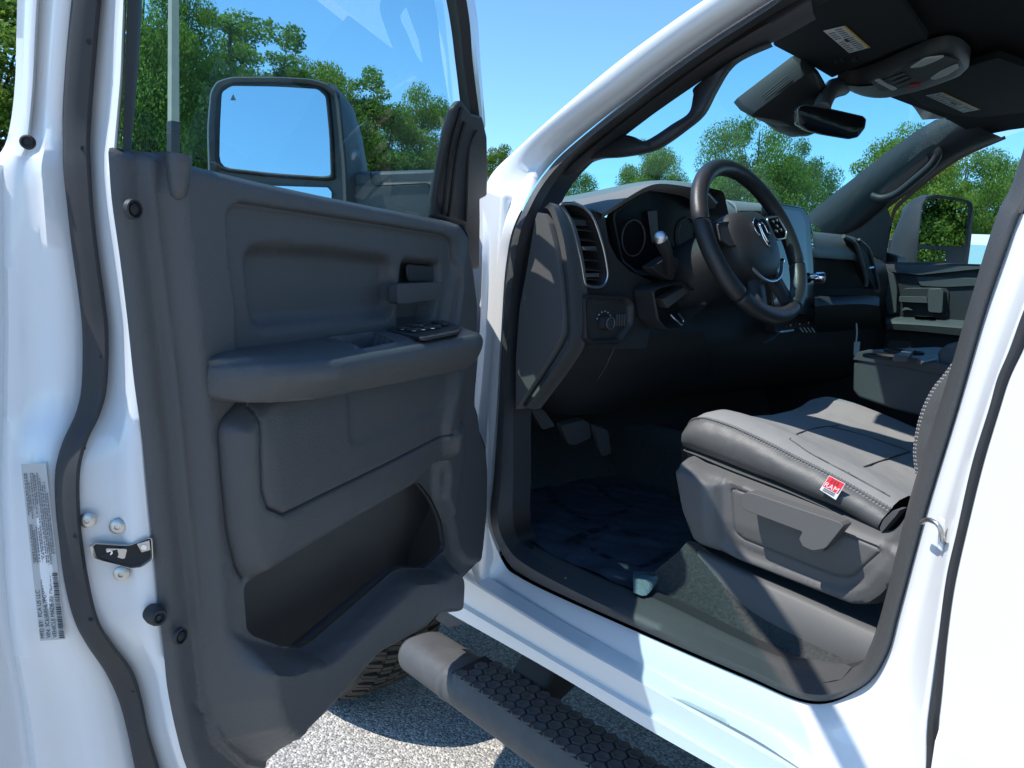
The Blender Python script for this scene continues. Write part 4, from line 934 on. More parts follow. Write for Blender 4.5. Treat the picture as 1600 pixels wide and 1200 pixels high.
prism('vent_upper_block', [PY(a, b, YV + .004) for a, b in [(892, 342), (914, 344), (918, 353), (895, 352)]], (0, .02, 0), M_TRIMD, VENT, .001)
# face around the vent, down to the switch panel
fo = [PY(a, b, 1.100) for a, b in [(930, 330), (944, 336), (952, 380), (965, 405), (985, 424), (1020, 440), (1024, 470), (1010, 545), (900, 545), (898, 500), (905, 455), (918, 450), (943, 449), (951, 436), (950, 415), (945, 388), (937, 361)]]
prism('dash_face', rnd(fo, .1, 2), (0, .05, 0), M_TRIMD, DASH)
# side wall from the end cap round to the vent
CAPO = [(840, 332), (848, 333), (857, 348), (866, 383), (875, 433), (880, 492), (878, 523), (860, 557), (810, 634), (806, 640), (806, 560), (812, 480), (822, 427), (836, 343)]
cap_r = [(843, 331), (850, 333), (858, 347), (867, 383), (876, 433), (881, 492), (880, 523), (862, 558), (812, 634)]
rim_r = [(860, 317), (866, 322), (874, 345), (883, 380), (890, 433), (894, 492), (894, 530), (875, 566), (824, 636)]
ven_l = [(872, 320), (879, 330), (891, 352), (900, 386), (907, 425), (910, 470), (908, 530), (888, 570), (836, 640)]
XC = .030
c1 = crs([PX(a, b, XC) for a, b in cap_r], 6); c2 = crs([PX(a, b, XC + .004) for a, b in [(p[0] * .55 + q[0] * .45, p[1] * .55 + q[1] * .45) for p, q in zip(cap_r, rim_r)]], 6)
c3 = crs([PX(a, b, XC + .001) for a, b in rim_r], 6); c4 = crs([PY(a, b, 1.088 + (.02 if i > 6 else 0) + (.04 if i > 7 else 0)) for i, (a, b) in enumerate(ven_l)], 6)
loft('dash_side', [c2 + np.array([.012, .004, 0]), c2, c3 + np.array([-.002, 0, 0]), c3 * .75 + c4 * .25 + np.array([-.006, -.004, 0]), c3 * .35 + c4 * .65 + np.array([-.004, -.004, 0]), c4, c4 + np.array([.02, .004, 0])], M_GREYP, DASH, smooth=55)
prism('end_cap', rnd([PX(a, b, XC - .004) for a, b in CAPO], .12, 3), (.03, 0, 0), M_GREYP, DASH, .005)
# headlight switch panel
SPO = [(908, 466), (916, 460), (980, 462), (990, 474), (989, 506), (968, 537), (922, 538), (911, 529)]
sp = rnd([PY(a, b, 1.082) for a, b in SPO], .2, 5); sc_ = sp.mean(0)
SWI = loft('switch_bezel', [sp + np.array([0, .02, 0]), sp, sc_ + (sp - sc_) * .93 + np.array([0, -.006, 0]), sc_ + (sp - sc_) * .84 + np.array([0, -.003, 0]), sc_ + (sp - sc_) * .80 + np.array([0, .010, 0])], M_TRIMD, DASH, closed=True, smooth=60)
mk('switch_plate', [tuple(sc_ + (p - sc_) * .81 + np.array([0, .008, 0])) for p in sp], [tuple(range(len(sp)))], M_TRIMD, SWI, 0)
kc = PY(943, 504, 1.088)
lathe('light_knob', kc, (0, -1, 0), [(.0165, 0), (.0165, .006), (.0135, .010), (.0130, .018), (.010, .020), (.001, .020)], M_TRIMD, SWI, seg=28)
tube('knob_ring', [kc + Vector((.0125 * math.cos(t), -.020, .0125 * math.sin(t))) for t in np.linspace(0, 2 * math.pi, 28, endpoint=False)], .0012, M_SATIN, SWI, seg=6, closed=True)
for k in range(6):
    t = R(40 + 24 * k); disc('knob_mark', kc + Vector((.024 * math.cos(t), -.0008, .024 * math.sin(t))), (0, -1, 0), .0016, .0006, M_LENS, SWI, 8)
for k in range(4):
    c = PY(962 + k * 4.0, 500, 1.086); prism('dimmer_rib', [c + Vector((-.0014, 0, -.013)), c + Vector((.0014, 0, -.013)), c + Vector((.0014, 0, .013)), c + Vector((-.0014, 0, .013))], (0, -.005, 0), M_TRIM, SWI, .0008)
# knee panel, seams, fuse cover
kp = [[PY(a, b, y) for a, b in q] for y, q in ((1.105, [(886, 545), (935, 545), (985, 540), (1030, 520), (1100, 520)]), (1.13, [(872, 575), (925, 580), (975, 575), (1030, 560), (1105, 555)]), (1.20, [(845, 612), (900, 625), (950, 622), (1020, 600), (1105, 590)]), (1.30, [(826, 634), (880, 648), (940, 645), (1010, 625), (1100, 612)]))]
kp2 = [crs(r_, 8) for r_ in kp]; kp3 = []
for i in range(len(kp2[0])): kp3.append(crs([r_[i] for r_ in kp2], 6))
loft('knee_panel', [np.array(c) for c in kp3], M_TRIMD, DASH, smooth=70)
for q in ([(960, 543), (945, 575), (925, 605), (906, 628), (892, 638)], [(906, 538), (890, 560), (872, 592), (852, 622)]):
    tube('knee_seam', cr([PY(a, b, y - .004) for (a, b), y in zip(q, (1.105, 1.13, 1.17, 1.22, 1.27))], 20), .0016, M_TRIM, DASH, seg=6)
pr = rnd([PY(a, b, 1.205) for a, b in [(893, 604), (912, 600), (906, 614), (890, 616)]], .2, 3); prism('hood_release', pr, (0, .02, 0), M_TRIM, DASH, .002)
for a, b in ((902, 603), (899, 607)): disc('release_icon', PY(a, b, 1.203), (0, -1, 0), .0022, .0006, M_WHITE, DASH, 8)
# column-side cubby with its frame
cu = rnd([PY(a, b, 1.04) for a, b in [(1018, 455), (1030, 448), (1066, 440), (1078, 452), (1096, 452), (1105, 476), (1062, 514), (1040, 516), (1026, 500)]], .2, 4); cm = cu.mean(0)
CUB = loft('ignition_bezel', [cu + np.array([0, .05, 0]), cu, cm + (cu - cm) * .95 + np.array([0, -.003, 0]), cm + (cu - cm) * .90 + np.array([0, .004, 0]), cm + (cu - cm) * .84 + np.array([0, .05, 0])], M_TRIMD, DASH, closed=True)
mk('bezel_back', [tuple(cm + (p - cm) * .86 + np.array([0, .045, 0])) for p in cu], [tuple(range(len(cu)))], M_GAP, CUB, 0)
prism('bezel_fin', [PY(a, b, 1.045) for a, b in [(1036, 468), (1070, 448), (1078, 456), (1044, 482)]], (0, .03, 0), M_TRIM, CUB, .003)
tube('bezel_lever', cr([PY(1048, 492, 1.045), PY(1056, 500, 1.035), PY(1064, 508, 1.04), PY(1068, 502, 1.045), PY(1060, 490, 1.045)], 16), .0022, M_SATIN, CUB, seg=6)
tube('lower_lever', [PY(1213, 505, 1.12), PY(1213, 522, 1.10), PY(1204, 530, 1.08), PY(1195, 535, 1.07)], .006, M_TRIMD, DASH, seg=10)
# center stack: tall screen
def PSC(a, b, d=0.0): return _hit(a, b, (1.0, 1.035 + d, 1.35), (0, -1, .10))
so_ = rnd([PSC(a, b) for a, b in [(1208, 316), (1256, 324), (1266, 342), (1272, 420), (1273, 492), (1208, 488)]], .12, 4)
SCR = prism('center_screen', so_, (0, .035, 0), M_PIANO, DASH, .004)
sg = [PSC(a, b, -.002) for a, b in [(1212, 324), (1251, 331), (1258, 345), (1263, 420), (1264, 470), (1212, 468)]]
mk('screen_glass', sg, [tuple(range(6))], M_SCREEN, SCR, 0)
kn = PY(1272, 433, 1.03)
lathe('volume_knob', kn, (.25, -1, 0), [(.010, -.01), (.010, .004), (.0145, .006), (.0145, .024), (.012, .028), (.001, .028)], M_CHROME, SCR, seg=24)
prism('climate_row', [PY(a, b, 1.10) for a, b in [(1208, 496), (1272, 494), (1273, 510), (1210, 520)]], (0, .03, 0), M_TRIMD, DASH, .003)
for k in range(6):
    disc('climate_button', PY(1228 + 7 * k, 509 - k * .9, 1.098), (0, -1, 0), .003, .002, M_LENS if k % 2 else M_REDD, DASH, 8)
tube('climate_trim', [PY(1240, 491, 1.095), PY(1272, 488, 1.095)], .0025, M_CHROME, DASH, seg=6)
tube('stack_bezel', [PY(1216, 519, 1.095), PY(1238, 516, 1.095)], .006, M_SATIN, DASH, seg=8)
for k in range(4): tube('stack_rib', [PY(1250 + 6 * k, 512, 1.095), PY(1255 + 6 * k, 519, 1.092)], .0018, M_LENS, DASH, seg=6)
# raised pad of the centre deck behind the wheel
cd = [[PY(a, b, 1.42) for a, b in [(1098, 311), (1125, 312), (1150, 314), (1200, 319), (1225, 321)]], [PY(a, b, 1.22) for a, b in [(1098, 318), (1118, 314), (1142, 315), (1200, 320), (1225, 322)]], [PY(a, b, 1.16) for a, b in [(1098, 338), (1124, 330), (1152, 328), (1200, 326), (1225, 328)]], [PY(a, b, 1.15) for a, b in [(1098, 346), (1130, 345), (1156, 343), (1200, 346), (1225, 348)]]]
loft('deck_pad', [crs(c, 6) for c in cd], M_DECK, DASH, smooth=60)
tube('deck_seam', cr([PY(1136, 313, 1.215), PY(1148, 320, 1.16), PY(1152, 336, 1.145), PY(1153, 345, 1.145)], 14), .002, M_THREAD, DASH, seg=6)
prism('center_vent', [PY(a, b, 1.146) for a, b in [(1157, 329), (1190, 329), (1190, 344), (1180, 346), (1158, 342)]], (0, .02, 0), M_GAP, DASH, .003)
# passenger dash: bolster, tray, vent
pb = [[PY(a, b, y) for a, b in q] for y, q in ((1.22, [(1270, 362), (1300, 365), (1330, 369), (1348, 378)]), (1.10, [(1270, 366), (1302, 369), (1330, 374), (1345, 384)]), (1.055, [(1271, 385), (1310, 390), (1336, 396), (1350, 410)]), (1.06, [(1272, 402), (1310, 405), (1338, 408), (1352, 424)]), (1.12, [(1272, 405), (1310, 407), (1338, 410), (1353, 430)]), (1.16, [(1272, 450), (1310, 450), (1340, 450), (1358, 452)]))]
loft('passenger_bolster', [crs(c, 6) for c in pb], M_TRIM, DASH, smooth=60)
pg = [[PY(a, b, y) for a, b in q] for y, q in ((1.16, [(1272, 462), (1310, 461), (1345, 461), (1372, 462)]), (1.04, [(1273, 466), (1310, 464), (1348, 463), (1374, 466)]), (1.02, [(1273, 478), (1310, 476), (1348, 475), (1374, 478)]), (1.05, [(1274, 500), (1310, 497), (1348, 494), (1376, 492)]), (1.16, [(1276, 520), (1310, 518), (1348, 514), (1378, 512)]))]
loft('glove_box', [crs(c, 6) for c in pg], M_TRIMD, DASH, smooth=60)
pv = rnd([PY(a, b, 1.05) for a, b in [(1332, 372), (1342, 376), (1360, 398), (1374, 450), (1366, 452), (1352, 425), (1344, 395)]], .2, 4)
prism('passenger_vent', pv, (0, .03, 0), M_GAP, DASH, .003)
tube('passenger_vent_bezel', cr([PY(a, b, 1.046) for a, b in [(1342, 374), (1358, 390), (1366, 415), (1374, 452), (1368, 455)]], 24), .004, M_GREYP, DASH, seg=8)
tube('passenger_dash_edge', cr([PY(a, b, 1.05) for a, b in [(1318, 369), (1336, 380), (1346, 408), (1354, 438), (1352, 448)]], 20), .006, M_GREYP, DASH, seg=8)
tube('vent_lever', [PY(1357, 419, 1.04), PY(1364, 418, 1.04)], .004, M_SATIN, DASH, seg=8)
tg = PY(1338, 505, 1.05); tube('tag_string', cr([tg, PY(1339, 520, 1.04), PY(1337, 540, 1.03)], 8), .0025, M_PAPER, DASH, seg=5)
prism('hang_tag', [PY(a, b, 1.03) for a, b in [(1335, 534), (1344, 534), (1342, 556), (1334, 556)]], (0, .001, 0), M_PAPER, DASH)

# ---- driver A pillar trim with its grab handle
def PA(a, b, off): return PS(a, b, off)
AT0 = [(836, 342), (862, 296), (886, 262), (950, 208), (1012, 158), (1062, 121), (1112, 85), (1162, 52), (1212, 20), (1262, -12)]
AT1 = [(866, 312), (888, 284), (912, 262), (968, 217), (1030, 172), (1082, 136), (1130, 104), (1178, 80), (1225, 58), (1275, 30)]
p0 = crs([PA(a, b, .115) for a, b in AT0], 5); p1 = crs([PA(a, b, .150) for a, b in AT1], 5); pm = p0 * .5 + p1 * .5
APT = loft('a_pillar_trim', [p0 + np.array([.0, .03, .02]), p0, p0 * .7 + p1 * .3 + np.array([-.012, -.006, 0]), pm + np.array([-.012, -.006, 0]), p0 * .2 + p1 * .8 + np.array([-.004, 0, 0]), p1, p1 + np.array([.02, .03, .015])], M_TRIMD, TRUCK, smooth=60)
gE = [(880, 287), (907, 260), (933, 248), (967, 245), (1007, 238), (1033, 227), (1067, 203), (1097, 177), (1117, 140), (1137, 107), (1160, 88), (1205, 68)]
gI = [(878, 278), (900, 256), (935, 232), (974, 211), (1003, 220), (1020, 214), (1050, 194), (1076, 176), (1083, 150), (1086, 135), (1130, 102), (1180, 70)]
cE = crs([PA(a, b, .150) for a, b in gE], 8); cI = crs([PA(a, b, .146) for a, b in gI], 8); tow = np.array(EYE) - cE.mean(0); tow /= np.linalg.norm(tow)
bk_ = np.array([.030, .014, .004])
loft('grab_handle', [cI + bk_, cI, cI * .75 + cE * .25 + tow * .010, cI * .45 + cE * .55 + tow * .013, cI * .15 + cE * .85 + tow * .007, cE, cE + bk_, (cI + cE) / 2 + bk_ * 1.3], M_TRIMD, APT, loop=True, smooth=60)

# ---- headliner, visors, overhead console
hl = []
for y, z in ((.99, 1.868), (.90, 1.880), (.6, 1.893), (.2, 1.90), (-.5, 1.90), (-1.2, 1.87)):
    hl.append([Vector((.27 + 1.46 * s, y - .08 * (2 * s - 1) ** 2 * (1 if y > .8 else 0), z - .035 * abs(2 * s - 1) ** 6)) for s in np.linspace(0, 1, 21)])
HL = loft('headliner', hl, M_HEAD, TRUCK, smooth=80)
loft('roof_side_trim', [[Vector((.16, y, 1.845)) for y in (.72, .5, .2, -.4, -1.2)], [Vector((.20, y, 1.83)) for y in (.74, .5, .2, -.4, -1.2)], [Vector((.29, y, 1.868)) for y in (.8, .5, .2, -.4, -1.2)]], M_HEAD, HL, smooth=70)
ZV = 1.852
def visor(pts, name, lab):
    o = prism(name, rnd([PZ(a, b, ZV) for a, b in pts], .12, 4), (0, 0, .016), M_HEAD, TRUCK, .006); o['label'] = lab; return o
V1 = visor([(1206, 70), (1240, 40), (1300, -20), (1400, -10), (1450, 62), (1420, 70), (1330, 108), (1300, 122), (1258, 97)], 'sun_visor', 'driver sun visor with a warning sticker')
V2 = visor([(1414, 140), (1440, 142), (1500, 108), (1560, 90), (1640, 120), (1700, 150), (1600, 176), (1530, 184), (1490, 180), (1440, 165)], 'sun_visor', 'passenger sun visor with a faded sticker')
def sticker(name, q, parent, z, ink=1.0):
    Q = [PZ(a, b, z) for a, b in q]; S = mk(name, Q, [(0, 1, 2, 3)], M_PAPER if ink > .9 else M_PAPERG, parent, 0)
    A = lambda s, t, dz_=-.0006: Q[0].lerp(Q[1], s).lerp(Q[3].lerp(Q[2], s), t) + Vector((0, 0, dz_))
    mk('amber_band', [A(.9, .0), A(1, 0), A(1, 1), A(.9, 1)], [(0, 1, 2, 3)], M_YEL, S, 0)
    V = []; F = []
    for i in range(12):
        t = .05 + .078 * i
        for s0, s1 in ((.06, .40), (.46, .84)):
            if random.random() < .12: continue
            b = len(V); e = s1 - random.random() * .12; V += [A(s0, t), A(e, t), A(e, t + .035), A(s0, t + .035)]; F.append((b, b + 1, b + 2, b + 3))
    mk('sticker_print', V, F, M_INKG, S, 0)
    c = A(.45, .5, -.001); mk('sticker_icon', [A(.38, .45, -.001), A(.52, .45, -.001), A(.52, .58, -.001), A(.38, .58, -.001)], [(0, 1, 2, 3)], M_INK, S, 0)
sticker('warning_sticker', [(1286, 48), (1321, 40), (1360, 74), (1327, 83)], V1, ZV - .0012)
sticker('warning_sticker', [(1446, 149), (1473, 144), (1532, 171), (1505, 176)], V2, ZV - .0012, .5)
for a, b in ((1307, 93), (1316, 91), (1335, 89)): disc('visor_clip', PZ(a, b, ZV), (0, 0, -1), .006, .008, M_GAP, V1, 12)
co_ = [(1308, 126), (1330, 128), (1356, 122), (1420, 96), (1450, 84), (1478, 78), (1500, 84), (1514, 98), (1508, 110), (1480, 122), (1440, 136), (1412, 143), (1380, 149), (1350, 147), (1325, 138)]
ZO = 1.845
oc = cr([PZ(a, b, ZO) for a, b in co_], 60, True); ocm = oc.mean(0)
OH = loft('overhead_console', [oc + np.array([0, 0, .03]), oc, ocm + (oc - ocm) * .93 + np.array([0, 0, -.010]), ocm + (oc - ocm) * .80 + np.array([0, 0, -.014]), ocm + (oc - ocm) * .3 + np.array([0, 0, -.014])], M_TRIM, TRUCK, closed=True, cap=True, smooth=60)
def ohp(lst, name, m, dz_=.0, h=.004): return prism(name, rnd([PZ(a, b, ZO - .0145 - dz_) for a, b in lst], .3, 4), (0, 0, h), m, OH, .001)
ohp([(1362, 132), (1400, 118), (1425, 97), (1470, 86), (1498, 94), (1503, 104), (1470, 118), (1440, 130), (1402, 140), (1376, 143)], 'console_insert', M_TRIMD, .001)
ohp([(1421, 107), (1445, 92), (1478, 88), (1460, 97), (1440, 105)], 'map_light', M_LENS, .004)
ohp([(1453, 124), (1470, 112), (1496, 101), (1498, 107), (1480, 118), (1462, 125)], 'map_light', M_LENS, .004)
ohp([(1366, 127), (1374, 125), (1402, 140), (1394, 142)], 'console_switch_row', M_LENS, .004)
ohp([(1419, 134), (1440, 130), (1439, 135), (1421, 139)], 'call_button', M_REDD, .004)
for q in ([(1388, 124), (1412, 115), (1414, 117), (1390, 126)], [(1392, 130), (1416, 120), (1418, 122), (1395, 132)], [(1400, 134), (1424, 124), (1426, 126), (1403, 136)]): ohp(q, 'console_rib', M_TRIM, .005, .003)

# ---- rear-view mirror and its sensor housing
hz_ = [(1156, 172), (1162, 165), (1248, 100), (1262, 96), (1278, 110), (1292, 140), (1262, 200), (1254, 206), (1225, 208), (1205, 200), (1190, 188)]
def PW(a, b, d=0.0): return _hit(a, b, (1.0, .985 - d, 1.83), (0, .62, .78))
sh0 = rnd([PW(a, b) for a, b in hz_], .15, 3); shc = sh0.mean(0)
SH = loft('sensor_housing', [sh0 + np.array([0, .02, .02]), sh0, shc + (sh0 - shc) * .92 + np.array([0, -.022, -.018]), shc + (sh0 - shc) * .6 + np.array([.02, -.045, -.03])], M_TRIMD, TRUCK, closed=True, cap=True, smooth=35)
for k in range(4):
    a = PW(1190 + 2.5 * k, 151 + 2.2 * k, .034); b = PW(1231 + 2.5 * k, 118 + 2.2 * k, .034)
    tube('housing_slot', [a, b], .0022, M_GAP, SH, seg=6)
prism('rain_sensor', rnd([PW(a, b, .05) for a, b in [(1188, 186), (1215, 172), (1250, 170), (1256, 205), (1225, 208)]], .2, 3), (0, .03, .02), M_TRIMD, SH, .006)
tube('mirror_stalk', cr([PY(1316, 135, 1.0), PY(1300, 140, .97), PY(1288, 158, .94), PY(1284, 172, .92)], 14), [.024] * 6 + [.020] * 8, M_GREYP, SH, seg=16)
rv = [(1246, 172), (1250, 166), (1258, 164), (1300, 171), (1348, 182), (1353, 187), (1351, 200), (1340, 214), (1326, 217), (1290, 211), (1262, 204), (1248, 194)]
rn = np.array([-.45, -.86, -.12]); rn /= np.linalg.norm(rn); ro = np.array(PY(1300, 190, .90))
ri = rnd([_hit(a, b, ro, rn) for a, b in rv], .2, 3); rc = ri.mean(0)
RVM = loft('rear_view_mirror', [rc + (ri - rc) * .95 + rn * .002, ri + rn * .001, rc + (ri - rc) * 1.01 - rn * .008, rc + (ri - rc) * .95 - rn * .024, rc + (ri - rc) * .6 - rn * .034], M_PIANO, TRUCK, closed=True, cap=True, smooth=50)
tube('mirror_edge', [Vector(p) for p in (rc + (ri - rc) * .99)], .0016, M_GREYP, RVM, seg=6, closed=True)

# ---- passenger A pillar, door, mirror
AP0 = [(1262, 345), (1300, 314), (1340, 283), (1380, 252), (1420, 222), (1450, 201), (1482, 182)]
AP1 = [(1300, 372), (1340, 355), (1385, 318), (1420, 292), (1460, 262), (1500, 236), (1560, 212)]
q0 = crs([PP(a, b, .02, 1.84) for a, b in AP0], 6); q1 = crs([PP(a, b, .06, 1.90) for a, b in AP1], 6)
PAT = loft('passenger_pillar_trim', [q0 + np.array([.03, .05, .0]), q0, q0 * .8 + q1 * .2 + np.array([-.015, -.005, 0]), q0 * .5 + q1 * .5 + np.array([-.02, -.01, 0]), q0 * .15 + q1 * .85 + np.array([-.012, 0, 0]), q1, q1 + np.array([.05, 0, .0])], M_TRIMD, TRUCK, smooth=60)
ghp = [PP(a, b, .10, 1.90) for a, b in [(1362, 306), (1378, 310), (1400, 303), (1430, 280), (1455, 258), (1466, 240), (1462, 234)]]
tube('grab_handle', cr(ghp, 26), .013, M_TRIMD, PAT, seg=12, sx=1.1)
prism('handle_recess', rnd([PP(a, b, .087, 1.90) for a, b in [(1366, 302), (1400, 270), (1448, 238), (1452, 250), (1424, 276), (1388, 305)]], .25, 4), (.01, 0, 0), M_GAP, PAT, .002)
loft('passenger_corner_trim', [[PP(a, b, .05) for a, b in [(1300, 372), (1336, 356), (1385, 320)]], [PP(a, b, .05) for a, b in [(1310, 380), (1345, 372), (1392, 340)]], [PP(a, b, .05) for a, b in [(1340, 400), (1370, 408), (1384, 408)]]], M_TRIMD, TRUCK)
loft('passenger_window_post', [crs([PP(a, b, .0) for a, b in [(1376, 415), (1383, 380), (1391, 345), (1398, 322), (1424, 298), (1462, 268), (1505, 240), (1570, 212)]], 4), crs([PP(a, b, .0) for a, b in [(1381, 415), (1388, 380), (1395, 347), (1402, 328), (1428, 303), (1466, 272), (1508, 245), (1572, 217)]], 4), crs([PP(a, b, -.03) for a, b in [(1381, 415), (1388, 380), (1395, 347), (1402, 328), (1428, 303), (1466, 272), (1508, 245), (1572, 217)]], 4)], M_RUB, TRUCK)
PDR = empty('passenger_door', (1.95, 1.0, .8)); child(PDR, TRUCK); PDR['label'] = 'closed passenger door with black trim panel'
XP = 1.86
po = [PX(a, b, XP) for a, b in [(1372, 409), (1450, 410), (1540, 413), (1700, 420), (1700, 680), (1360, 680), (1362, 520)]]
DP = prism('door_panel', po, (.05, 0, 0), M_TRIMD, PDR, .006)
def ppl(lst, name, m, x=XP, d=-.01, r_=.2, bv=.003): return prism(name, rnd([PX(a, b, x) for a, b in lst], r_, 3), (d, 0, 0), m, PDR, bv)
ppl([(1380, 413), (1540, 417), (1540, 420), (1440, 430), (1432, 429), (1384, 424)], 'belt_roll', M_TRIM, d=-.02, bv=.008)
ppl([(1432, 432), (1540, 435), (1540, 446), (1478, 449), (1440, 447)], 'upper_insert', M_TRIM, d=-.008)
ppl([(1385, 422), (1400, 428), (1405, 450), (1404, 488), (1392, 492), (1386, 470)], 'speaker_pod', M_TRIM, d=-.02, bv=.006)
ppl([(1410, 450), (1478, 449), (1484, 456), (1482, 500), (1408, 495)], 'handle_surround', M_TRIMD, d=-.006)
ppl([(1410, 463), (1452, 464), (1455, 474), (1410, 472)], 'pull_bar', M_TRIM, d=-.03, bv=.005)
ppl([(1457, 452), (1476, 451), (1480, 457), (1478, 490), (1456, 488), (1455, 460)], 'door_handle', M_TRIM, d=-.035, bv=.006)
ppl([(1411, 486), (1418, 479), (1430, 485), (1420, 484)], 'pull_edge', M_GREYP, d=-.02, bv=.002)
am = [[PX(a, b, x) for a, b in q] for x, q in ((XP, [(1382, 494), (1440, 496), (1540, 503), (1620, 508)]), (XP - .075, [(1384, 500), (1440, 504), (1540, 512), (1620, 518)]), (XP - .085, [(1384, 505), (1440, 508), (1540, 516), (1620, 522)]), (XP - .078, [(1386, 514), (1440, 518), (1540, 528), (1620, 534)]), (XP, [(1390, 518), (1440, 522), (1540, 532), (1620, 538)]))]
loft('armrest', [crs(c, 6) for c in am], M_TRIM, PDR, smooth=45)
prism('window_switch', [PX(a, b, XP - .04) + Vector((0, 0, .004)) for a, b in [(1428, 497), (1460, 499), (1462, 503), (1430, 501)]], (0, 0, .004), M_PIANO, PDR, .001)
for a in (1435, 1450): prism('switch_icon', [PX(x, y, XP - .045) + Vector((0, 0, .006)) for x, y in [(a, 499), (a + 7, 499), (a + 8, 502), (a + 1, 502)]], (0, 0, .003), M_LENS, PDR)
ppl([(1390, 530), (1425, 532), (1430, 545), (1500, 552), (1500, 600), (1390, 600)], 'lower_pocket', M_TRIM, d=-.02, bv=.008)
mk('passenger_glass', [PP(1381, 415, -.03), PP(1395, 347, -.03), PP(1424, 300, -.03), PP(1570, 214, -.03), PP(1900, 100, -.03), PP(1900, 420, -.03)], [tuple(range(6))], M_GLASSP, PDR, 0)
# passenger tow mirror
mo2 = np.array([2.22, 1.13, 1.6]); mn2 = Vector((-.56, -.82, .0)).normalized()
def PQ(a, b, back=0.0): return _hit(a, b, mo2 - np.array(mn2) * back, np.array(mn2))
h2 = rnd([PQ(a, b) for a, b in [(1430, 416), (1433, 380), (1440, 320), (1447, 307), (1462, 304), (1500, 310), (1516, 315), (1520, 326), (1517, 370), (1509, 430), (1430, 430)]], .3, 3); h2c = h2.mean(0); m2 = np.array(mn2)
PMH = loft('mirror_housing', [h2c + (h2 - h2c) * .92 - m2 * .004, h2 + m2 * .004, h2c + (h2 - h2c) * 1.01 - m2 * .02, h2c + (h2 - h2c) * .98 - m2 * .08, h2c + (h2 - h2c) * .8 - m2 * .15, h2c + (h2 - h2c) * .4 - m2 * .18], M_TRIMD, PDR, closed=True, cap=True, smooth=60)
fk2 = [[PQ(a, b, .0) for a, b in [(1462, 304), (1447, 307), (1440, 322), (1433, 380), (1428, 430)]], [PQ(a, b, .06) for a, b in [(1440, 305), (1424, 313), (1412, 335), (1396, 375), (1390, 430)]], [PQ(a, b, .14) for a, b in [(1436, 308), (1420, 318), (1406, 342), (1390, 378), (1384, 430)]]]
loft('mirror_flank', fk2, M_TRIMD, PMH, smooth=80)
g3 = rnd([PQ(a, b, .002) for a, b in [(1431, 381), (1437, 340), (1441, 318), (1447, 311), (1470, 310), (1505, 315), (1512, 320), (1512, 340), (1508, 382), (1502, 385), (1470, 384)]], .2, 3)
mk('mirror_glass', g3, [tuple(range(len(g3)))], M_MIRROR, PMH, 0)
g4 = [PQ(a, b, .002) for a, b in [(1430, 388), (1478, 392), (1478, 409), (1429, 409)]]
mk('convex_mirror', g4, [(0, 1, 2, 3)], M_MIRROR, PMH, 0)
ar2 = [PQ(a, b, .12) for a, b in [(1386, 372), (1396, 372), (1412, 374), (1412, 430), (1384, 430)]]
prism('mirror_arm', ar2, (-.0, -.06, 0), M_TRIMD, PMH, .008)

# ---- driver seat
SEAT = empty('driver_seat', (.53, .6, .66)); child(SEAT, TRUCK); SEAT['label'] = 'grey driver seat with contrast stitching'
seam = [(1076, 664), (1083, 656), (1097, 654), (1113, 657), (1143, 667), (1177, 682), (1210, 698), (1243, 715), (1293, 740), (1340, 766), (1392, 797)]
sbot = [(1068, 697), (1072, 699), (1084, 703), (1100, 709), (1130, 720), (1160, 732), (1185, 742), (1210, 751), (1260, 773), (1310, 794), (1372, 829)]
XS = .235
sm = crs([PX(a, b, XS + .02) for a, b in seam], 6); sb = crs([PX(a, b, XS + .008) for a, b in sbot], 6)
n_ = len(sm); yy = sm[:, 1]
def acr(xx, k, dz_):      # copy of the seam shifted across the cushion
    c = sm.copy(); c[:, 0] = xx; c[:, 2] = sm[:, 2] + dz_
    f = np.clip((sm[:, 1] - (yy.max() - .055)) / .055, 0, 1)
    c[:, 2] -= f ** 2 * .004; return c
fr = np.clip((yy - (yy.max() - .03)) / .03, 0, 1)
rows = [sb + np.array([.03, 0, -.004]), sb, sm * .25 + sb * .75 + np.array([-.012, 0, 0]), sm * .6 + sb * .4 + np.array([-.016, 0, 0]), sm * .9 + sb * .1 + np.array([-.008, 0, 0]), sm]
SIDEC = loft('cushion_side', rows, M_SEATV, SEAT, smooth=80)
zin = [(.262, .006), (.285, .012), (.320, .014), (.35, .008), (.385, -.002), (.43, -.008), (.53, -.012), (.63, -.008), (.68, .0), (.72, .012), (.755, .014), (.79, .004), (.815, -.03)]
top = [sm + np.array([.003, 0, .002])] + [acr(x, 0, z) for x, z in zin]
# front roll of the cushion: the first station bends down under
for c in top: pass
front = [np.array([Vector(c[0]) + Vector((0, d, z)) for d, z in ((.0, 0), (.012, -.02), (.014, -.05), (.008, -.09))]) for c in top]
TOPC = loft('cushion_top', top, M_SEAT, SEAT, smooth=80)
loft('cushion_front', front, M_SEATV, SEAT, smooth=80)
loft('cushion_front_corner', [np.array([Vector(c[0]) for c in rows][::-1]), np.array([Vector(c[0]) + Vector((.02, .008, 0)) for c in rows][::-1]), np.array([Vector(c[0]) + Vector((.08, .006, 0)) for c in rows][::-1])], M_SEATV, SEAT, smooth=80)
